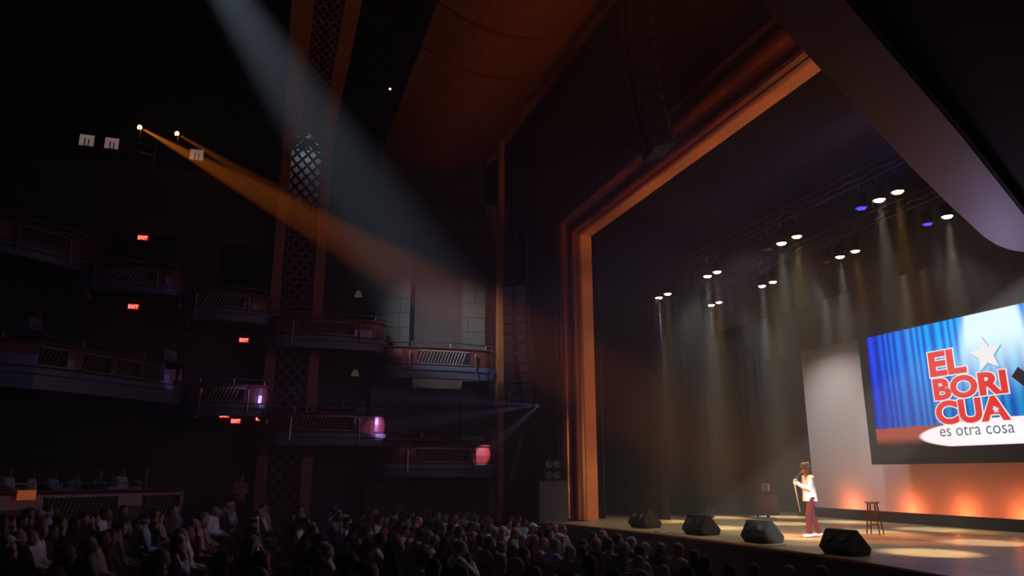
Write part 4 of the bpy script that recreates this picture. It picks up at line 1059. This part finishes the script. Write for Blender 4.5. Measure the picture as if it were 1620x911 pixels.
# standing usher
def limb_standing(bm, J, rad, g=0):
    for a, b_, r0, r1 in rad: caps(bm, J[a], J[b_], r0 + g, r1 + g, 14)
def standing_set(J, headM, voxel, hands, shoe=False, fine=True):
    """J: joints dict; returns body, shirt, trousers meshes"""
    def torso(bm, g, hem=None):
        ball(bm, J['hip'], (0.155 + g, 0.115 + g, 0.12 + g), 20, 14); caps(bm, J['hip'], J['chest'] - Vector((0, 0, 0.06)), 0.115 + g, 0.118 + g, 18)
        ball(bm, J['chest'], (0.165 + g, 0.115 + g, 0.17 + g), 20, 14, J.get('chestM'))
        caps(bm, J['shL'] * 0.85 + J['chest'] * 0.15 + Vector((0, 0, 0.01)), J['shR'] * 0.85 + J['chest'] * 0.15 + Vector((0, 0, 0.01)), 0.055 + g, 0.055 + g, 14)
    bm = B(); torso(bm, 0); caps(bm, J['neck'], J['head'] + headM @ Vector((0, -0.015, -0.05)), 0.055, 0.052, 14); head_parts(bm, J['head'], headM)
    for s in 'LR':
        caps(bm, J['sh' + s], J['el' + s], 0.048, 0.038, 12); caps(bm, J['el' + s], J['wr' + s], 0.038, 0.026, 12)
        caps(bm, J['hp' + s], J['kn' + s], 0.082, 0.055, 14); caps(bm, J['kn' + s], J['an' + s], 0.052, 0.036, 12)
        caps(bm, J['an' + s] + Vector((0, 0, -0.03)), J['toe' + s], 0.036, 0.028, 12)
    for h in hands: hand(bm, *h)
    body = realize(bm, voxel, 2, 'body')
    bm = B(); torso(bm, 0.022)
    tube(bm, J['hip'] + Vector((0, 0, -0.12)), J['hip'] + Vector((0, 0, 0.2)), 0.178, 0.15, 20)
    for s in 'LR':
        caps(bm, J['sh' + s], J['el' + s], 0.068, 0.056, 12); caps(bm, J['el' + s], J['el' + s].lerp(J['wr' + s], 0.86), 0.056, 0.044, 12)
    shirt = realize(bm, voxel * 1.3, 3, 'shirt')
    bm = B(); ball(bm, J['hip'] + Vector((0, 0, -0.03)), (0.160, 0.125, 0.11), 20, 14)
    for s in 'LR':
        a_ = J['an' + s] + Vector((0, 0, -0.02)); caps(bm, J['hp' + s], J['kn' + s], 0.095, 0.075, 14); tube(bm, J['kn' + s], a_, 0.075, 0.068, 16); ball(bm, J['kn' + s], 0.075, 14, 8)
    trs = realize(bm, voxel * 1.3, 2, 'trousers')
    return body, shirt, trs
V = Vector
# performer, looks towards local +Y
J = dict(hip=V((0, 0, 0.96)), chest=V((0, 0.0, 1.30)), neck=V((0, 0.0, 1.44)), head=V((0, 0.035, 1.605)),
         shL=V((-0.185, 0, 1.40)), elL=V((-0.235, 0.10, 1.14)), wrL=V((-0.10, 0.33, 1.24)),
         shR=V((0.185, 0, 1.40)), elR=V((0.225, 0.02, 1.13)), wrR=V((0.09, 0.25, 1.29)),
         hpL=V((-0.085, 0, 0.92)), knL=V((-0.11, 0.13, 0.50)), anL=V((-0.13, 0.15, 0.10)), toeL=V((-0.16, 0.29, 0.035)),
         hpR=V((0.085, 0, 0.92)), knR=V((0.10, -0.06, 0.50)), anR=V((0.12, -0.22, 0.10)), toeR=V((0.15, -0.08, 0.035)))
Mh = Matrix.Rotation(math.radians(4), 3, 'X')
hands = [(J['wrL'], (0.35, 0.75, 0.55), (0.9, -0.3, 0.0), 1.0, 0.95, False, 0.010), (J['wrR'], (-0.3, 0.8, 0.3), (-0.8, 0.0, -0.5), 1.0, 0.7, True, 0.010)]
pbod, pshi, ptro = standing_set(J, Mh, 0.008, hands)
PP = at(1287, 849, Z=0)
prz = math.radians(166)
perf = thing('person', 'performer in fedora, white shirt and maroon trousers holding a microphone on stage', 'person', PP, prz)
perf.scale = (1.0, 1.0, 1.0)
o = link('body', pbod, None, perf); set_mat(o, mat('skin_performer', (0.72, 0.46, 0.36), 0.55))
o = link('shirt', pshi, None, perf); set_mat(o, mat('white_cotton', (0.82, 0.82, 0.80), 0.85))
o = link('trousers', ptro, None, perf); set_mat(o, mat('maroon_cloth', (0.13, 0.012, 0.022), 0.85))
for s in 'LR':
    bm = B(); a, tz = J['an' + s], J['toe' + s]; caps(bm, V((a.x, a.y - 0.04, 0.045)), V((tz.x, tz.y + 0.02, 0.04)), 0.042, 0.038, 14); ball(bm, V((a.x, a.y, 0.08)), (0.042, 0.05, 0.05), 14, 8)
    me_ = realize(bm, 0.009, 2, 'shoe'); 
    for v in me_.vertices: v.co.z = max(0.0, v.co.z)
    o = link('shoe', me_, None, perf); set_mat(o, mat('white_leather', (0.8, 0.8, 0.78), 0.5))
bm = B(); ball(bm, (0, -0.05, -0.005), (0.076, 0.062, 0.05), 16, 10); 
o = link('hair', realize(bm, 0.01, 2, 'hair'), None, perf); set_mat(o, mat('hair_perf', (0.42, 0.33, 0.28), 0.8)); o.location = J['head']; 
bm = B()
for a in range(16):
    t0_, t1_ = a * PI / 8, (a + 1) * PI / 8
    tube(bm, (0.075 * math.cos(t0_), 0.01 + 0.08 * math.sin(t0_), 1.455 - 0.02 * math.sin(t0_)), (0.075 * math.cos(t1_), 0.01 + 0.08 * math.sin(t1_), 1.455 - 0.02 * math.sin(t1_)), 0.02, n=8)
obj('neckerchief', bm, mat('red_cloth', (0.55, 0.03, 0.03), 0.8), perf, True)
bm = B()
for s in (-1, 1): ball(bm, J['head'] + Mh @ V((s * 0.032, 0.082, 0.004)), 0.010, 10, 8)
obj('eye', bm, mat('eye_dark', (0.03, 0.02, 0.02), 0.2), perf, True)
hat = thing('fedora', 'brown straw fedora with dark band on the performer', 'hat', perf.matrix_basis @ V((0, 0, 0)), prz)
hat.location = PP; bm = B()
hM = Matrix.Translation(J['head'] + V((0, 0.0, 0.062))) @ Matrix.Rotation(math.radians(-6), 4, 'X')
lathe(bm, [(0.155, 0.012), (0.158, 0.002), (0.13, -0.008), (0.103, 0.004), (0.100, 0.03), (0.094, 0.085), (0.080, 0.108), (0.05, 0.108), (0.02, 0.092)], 32, hM @ Matrix.Diagonal((0.92, 1.08, 1, 1))); obj('hat_body', bm, mat('hat_straw', (0.12, 0.085, 0.05), 0.85), hat, True)
bm = B(); lathe(bm, [(0.1045, 0.006), (0.1045, 0.034), (0.1035, 0.04), (0.09, 0.04), (0.09, 0.006)], 32, hM @ Matrix.Diagonal((0.92, 1.08, 1, 1))); obj('hat_band', bm, mat('hat_band', (0.03, 0.02, 0.02), 0.8), hat)
# microphone in the left hand
gl = J['wrL'] + V((0.045, 0.085, 0.075))
mic = thing('microphone', 'handheld microphone with a pale ball grille held at the mouth', 'microphone', PP, prz)
mh = V((0.0, 0.175, 1.515)); md = (mh - gl).normalized()
bm = B(); tube(bm, gl - md * 0.09, mh, 0.013, 0.020, 14); obj('handle', bm, BMETAL, mic, True)
bm = B(); ball(bm, mh + md * 0.02, 0.030, 16, 10); obj('ball_grille', bm, mat('mic_mesh', (0.55, 0.52, 0.5), 0.5, 0.4), mic, True)
# walking cane
cane = thing('walking_cane', 'pale wooden walking cane hanging from the performer\'s hand', 'cane', PP, prz)
ct = J['wrL'] + V((0.02, 0.07, 0.04)); cb = V((-0.10, 0.33, 0.62))
bm = B(); tube(bm, ct + (ct - cb).normalized() * 0.05, cb, 0.013, 0.010, 12); obj('shaft', bm, mat('cane_wood', (0.55, 0.36, 0.2), 0.4), cane, True)
bm = B(); tube(bm, cb, cb + (cb - ct).normalized() * 0.03, 0.015, 0.015, 10); obj('ferrule', bm, mat('rubber_tip', (0.2, 0.18, 0.16), 0.6), cane)
bm = B(); q = ct + (ct - cb).normalized() * 0.05; pts = [q + V((0, -0.04 + 0.04 * math.cos(a * PI / 8), 0.04 * math.sin(a * PI / 8))) for a in range(9)]; path_tube(bm, pts, 0.013, 10); obj('crook', bm, MATS['cane_wood'], cane, True)

# usher standing at the side door
J2 = dict(hip=V((0, 0, 0.96)), chest=V((0, 0.0, 1.30)), neck=V((0, 0.0, 1.44)), head=V((0, 0.03, 1.605)),
          shL=V((-0.185, 0, 1.40)), elL=V((-0.25, 0.02, 1.13)), wrL=V((-0.06, 0.20, 1.10)), shR=V((0.185, 0, 1.40)), elR=V((0.25, 0.02, 1.13)), wrR=V((0.06, 0.20, 1.12)),
          hpL=V((-0.085, 0, 0.92)), knL=V((-0.10, 0.02, 0.50)), anL=V((-0.11, 0.0, 0.10)), toeL=V((-0.13, 0.14, 0.035)),
          hpR=V((0.085, 0, 0.92)), knR=V((0.10, 0.02, 0.50)), anR=V((0.11, 0.0, 0.10)), toeR=V((0.13, 0.14, 0.035)))
b_, s_, t_ = standing_set(J2, Matrix.Identity(3), 0.016, [(J2['wrL'], (1, 0.2, 0), (0, -1, 0), 1, 0.4, False, 0.010), (J2['wrR'], (-1, 0.2, 0), (0, -1, 0), 1, 0.4, True, 0.010)])
up0 = at(382, 750, F=26.3)
us = thing('person', 'usher with folded arms in orange-red vest standing at the dark doorway', 'person', (up0.x, up0.y, up0.z - 1.72), math.radians(-60))
o = link('body', b_, None, us); set_mat(o, SKINS['tan']); o = link('vest', s_, None, us); set_mat(o, mat('vest_orange', (0.5, 0.09, 0.05), 0.8)); o = link('trousers', t_, None, us); set_mat(o, TRM[0])
o = link('hair', HAIR['short'], None, us); set_mat(o, HM['black']); o.location = J2['head']
bm = B(); box(bm, XB, at(330, 700, X=-29).y, -2, -26.5, at(425, 700, X=-29).y, up0.z - 1.72); struct('floor_side_landing', bm, DARKW, 'dark landing at the side door of the stalls', 'floor')

# ------------------------------------------------------------------ exit signs
def exit_sign(px, py, X, label, s=1.0):
    p = at(px, py, X=X)
    t = thing('exit_sign', label, 'exit sign', p, PI / 2, 'red exit signs')
    w_, h_ = 0.40 * s, 0.22 * s
    bm = B(); box(bm, -w_ / 2, 0.0, -h_ / 2, w_ / 2, 0.07, h_ / 2); obj('case', bm, mat('exit_case', (0.05, 0.01, 0.01), 0.5), t)
    bm = B(); box(bm, -w_ / 2 + 0.015, -0.008, -h_ / 2 + 0.015, w_ / 2 - 0.015, -0.001, h_ / 2 - 0.015); obj('face', bm, mat('exit_face', (0.3, 0.0, 0.0), 0.5, 0, (0.9, 0.012, 0.008), 0.7), t)
    cu = bpy.data.curves.new('t', 'FONT'); cu.body = 'EXIT'; cu.size = 1; cu.offset = 0.02
    o = bpy.data.objects.new('t', cu); COL.objects.link(o); dg = bpy.context.evaluated_depsgraph_get(); dg.update(); me = bpy.data.meshes.new_from_object(o.evaluated_get(dg))
    ax = [v.co.x for v in me.vertices]; az = [v.co.y for v in me.vertices]
    for v in me.vertices: v.co = V(((v.co.x - min(ax)) / (max(ax) - min(ax)) * w_ * 0.8 - w_ * 0.4, -0.012, (v.co.y - min(az)) / (max(az) - min(az)) * h_ * 0.62 - h_ * 0.31))
    bpy.data.objects.remove(o); me.materials.clear()
    link('lettering', me, mat('exit_letters', (1, 0.3, 0.2), 0.5, 0, (1.0, 0.35, 0.28), 2.2), t)
    point('exit_glow_lamp', p + V((0.12, 0, 0.02)), 0.22, (1, 0.03, 0.02), 0.08)
exit_sign(226, 376, XB + 0.072, 'highest red exit sign, over the black opening', 1.05)
exit_sign(211, 485, XB + 0.072, 'red exit sign between the two balconies', 1.05)
exit_sign(386, 538, XB + 0.072, 'red exit sign below the third upper box')
exit_sign(355, 657, XB + 0.072, 'left one of the two low red exit signs')
exit_sign(373, 666, XB + 0.072, 'right one of the two low red exit signs')
exit_sign(412, 662, XB + 0.072, 'red exit sign half hidden beside the tower post')
# near-black sheets on the side wall paint in the dark of unlit doorways
for k, (x0, y0_, x1, y1_, lab) in enumerate(((173, 366, 275, 440, 'black sheet painting in the unlit doorway under the highest exit sign'), (350, 386, 436, 480, 'black sheet painting in the unlit doorway left of the lattice tower'))):
    a = at(x0, y0_, X=XB); c = at(x1, y1_, X=XB)
    bm = B(); box(bm, XB + 0.01, a.y, c.z, XB + 0.03, c.y, a.z); o = struct('door_%d' % (k + 1), bm, mat('painted_unlit_black', (0.001, 0.001, 0.001), 1), lab, 'doorway')
# shaded lamps on the wall behind the boxes
for k, (px, py, lab) in enumerate(((567, 464, 'small lit lamp shade above the upper row of boxes'), (562, 589, 'small lit lamp shade under the upper row of boxes'))):
    p = at(px, py, X=XB + 0.3)
    t = thing('wall_lamp', lab, 'wall lamp', p, 0, 'shaded wall lamps')
    bm = B(); lathe(bm, [(0.17, -0.13), (0.07, 0.10), (0.065, 0.10), (0.165, -0.13)], 20); obj('lamp_shade', bm, mat('lamp_shade_lit', (0.5, 0.4, 0.25), 0.7, 0, (0.8, 0.6, 0.35), 0.05), t, True)
    bm = B(); tube(bm, (-0.3, 0, 0.0), (0, 0, 0.0), 0.015); obj('arm', bm, BRASS, t); bm = B(); ball(bm, (0, 0, 0.05), 0.04, 10, 8); obj('bulb', bm, mat('bulb_lit', (1, 1, 1), 0.3, 0, (1, 0.8, 0.5), 1.5), t)
# gallery at the top: lit white panels, rail, spotlights
ZG = at(150, 232, X=XB).z
for k, (px, py, lab) in enumerate(((137, 222, 'leftmost pale lit panel on the gallery'), (177, 227, 'middle pale lit panel on the gallery'), (311, 245, 'pale lit panel behind the amber beam'))):
    p = at(px, py, X=XB - 0.6); t = thing('gallery_light_box', lab, 'lit panel', p, 0, 'pale lit panels of the gallery')
    bm = B(); box(bm, -0.03, -0.26, -0.24, 0, 0.26, 0.24); obj('panel', bm, mat('panel_lit', (0.5, 0.4, 0.38), 0.6, 0, (0.55, 0.36, 0.32), 0.34), t)
    bm = B(); box(bm, 0.02, -0.06, -0.24, 0.10, -0.03, 0.06); box(bm, 0.02, 0.08, -0.24, 0.10, 0.11, 0.02); box(bm, 0.01, -0.28, -0.26, 0.03, 0.28, -0.24); box(bm, -0.05, -0.05, 13.5 - p.z, 0.0, 0.05, -0.2); obj('bracket', bm, BMETAL, t)
g = thing('gallery_rail', 'steel mesh rail along the top gallery', 'railing', (0, 0, 0))
a, c = at(190, 219, X=XB - 0.6), at(246, 232, X=XB - 0.6); bm = B()
for e_ in (a, c): tube(bm, (e_.x, e_.y, 13.5), e_, 0.025, n=6)
print('ZZ', ZG, a, S1)
tube(bm, a, c, 0.02, n=6); a2, c2 = a - V((0, 0, 0.4)), c - V((0, 0, 0.4)); tube(bm, a2, c2, 0.02, n=6); obj('rail', bm, METAL, g)
bm = B(); lattice(bm, a2, V((0, 1, 0)), V((0, 0, 1)), c.y - a.y, 0.36, 0.10, 0.012, 0.01); obj('mesh_infill', bm, METAL, g)
for k, (P_, tg, lab) in enumerate(((S1, (-16.4, 12.6, 1.2), 'left amber spotlight burning on the top gallery'), (S2, (-17.5, 12.2, 1.6), 'right amber spotlight burning on the top gallery'))):
    t = thing('balcony_spotlight', lab, 'spotlight', P_, 0, 'amber spotlights on the gallery')
    q = (V(tg) - P_).to_track_quat('Z', 'Y').to_matrix().to_4x4()
    bm = B(); lathe(bm, [(0.10, -0.75), (0.14, -0.6), (0.14, -0.14), (0.16, -0.12), (0.16, -0.06), (0.13, -0.06)], 18, q); obj('housing', bm, BMETAL, t, True)
    bm = B(); lathe(bm, [(0.09, -0.06), (0.09, -0.045), (0.05, -0.03)], 18, q); obj('lens', bm, mat('lens_hot_amber', (0.2, 0.1, 0), 0.3, 0, (1, 0.55, 0.16), 30), t, True)
    bm = B(); zf_ = 13.5 - P_.z; box(bm, -0.2, -0.02, -0.5, -0.17, 0.02, 0); box(bm, 0.17, -0.02, -0.5, 0.2, 0.02, 0); box(bm, -0.2, -0.02, -0.52, 0.2, 0.02, -0.49); box(bm, -0.03, -0.03, zf_, 0.03, 0.03, -0.5); box(bm, -0.3, -0.3, zf_, 0.3, 0.3, zf_ + 0.04); obj('stand', bm, BMETAL, t)
# small lamps on box ledges and ceiling truss
for k, (px, py, F_, lab) in enumerate(((704, 573, 28.6, 'left tiny white lamp behind the upper stage-side grille'), (721, 573, 28.6, 'right tiny white lamp behind the upper stage-side grille'), (717, 713, 28.6, 'tiny yellow lamp on the pink-lit box front'),
                                       (617, 141, 24, 'pair of tiny yellow lamps in the dark ceiling void'))):
    p = at(px, py, F=F_)
    t = thing('small_lamp', lab, 'small lamp', p, 0, 'tiny lamps in the house')
    bm = B(); ball(bm, (0, 0, 0), 0.045, 12, 8); obj('bulb', bm, mat('bulb_small', (1, 1, 1), 0.3, 0, (1, 0.85, 0.5), 3), t); bm = B(); lathe(bm, [(0.05, -0.05), (0.05, -0.09), (0.03, -0.10)], 10); obj('socket', bm, BMETAL, t)
    if k == 3: bm = B(); tube(bm, (0, 0, 0.04), (0, 0, 21.5 - p.z), 0.01, n=6); obj('hanging_cord', bm, BMETAL, t)
# stage wing clutter: rack case and junction boxes, wall bracket
p = at(1214, 812, Y=17.0); p.z = 0
rk = thing('equipment_rack', 'small wheeled equipment rack in the dark wing', 'equipment rack', p, 0)
bm = B()
for (x0, z0, x1, z1) in ((-0.35, 0.1, 0.35, 0.16), (-0.35, 0.78, 0.35, 0.84), (-0.35, 0.1, -0.30, 0.84), (0.30, 0.1, 0.35, 0.84)): box(bm, x0, -0.25, z0, x1, 0.25, z1)
obj('frame', bm, mat('rack_metal', (0.06, 0.055, 0.05), 0.5, 0.4), rk)
for s in (-1, 1):
    bm = B(); M = Matrix.Translation((s * 0.28, -0.2, 0.05)) @ Matrix.Rotation(PI / 2, 4, 'X'); lathe(bm, [(0.05, -0.02), (0.05, 0.02)], 14, M); obj('caster', bm, BMETAL, rk)
p = at(1208, 771, Y=17.2)
for s, lab in ((0, 'left pale junction box on the wing pipe'), (0.22, 'right pale junction box on the wing pipe')):
    bm = B(); box(bm, -0.08, -0.05, -0.13, 0.08, 0.05, 0.13); bmesh.ops.bevel(bm, geom=list(bm.edges), offset=0.01, segments=1, affect='EDGES'); o = obj('junction_box', bm, mat('beige_metal', (0.5, 0.38, 0.22), 0.6)); o.location = p + V((s, 0, 0)); tag(o, lab, 'junction box', 'junction boxes in the wing')
bm = B(); tube(bm, (p.x + 0.1, 17.28, 0), (p.x + 0.1, 17.28, 6), 0.02, n=8); tag(obj('wing_pipe', bm, BMETAL), 'thin black vertical pipe in the wing carrying junction boxes', 'pipe')
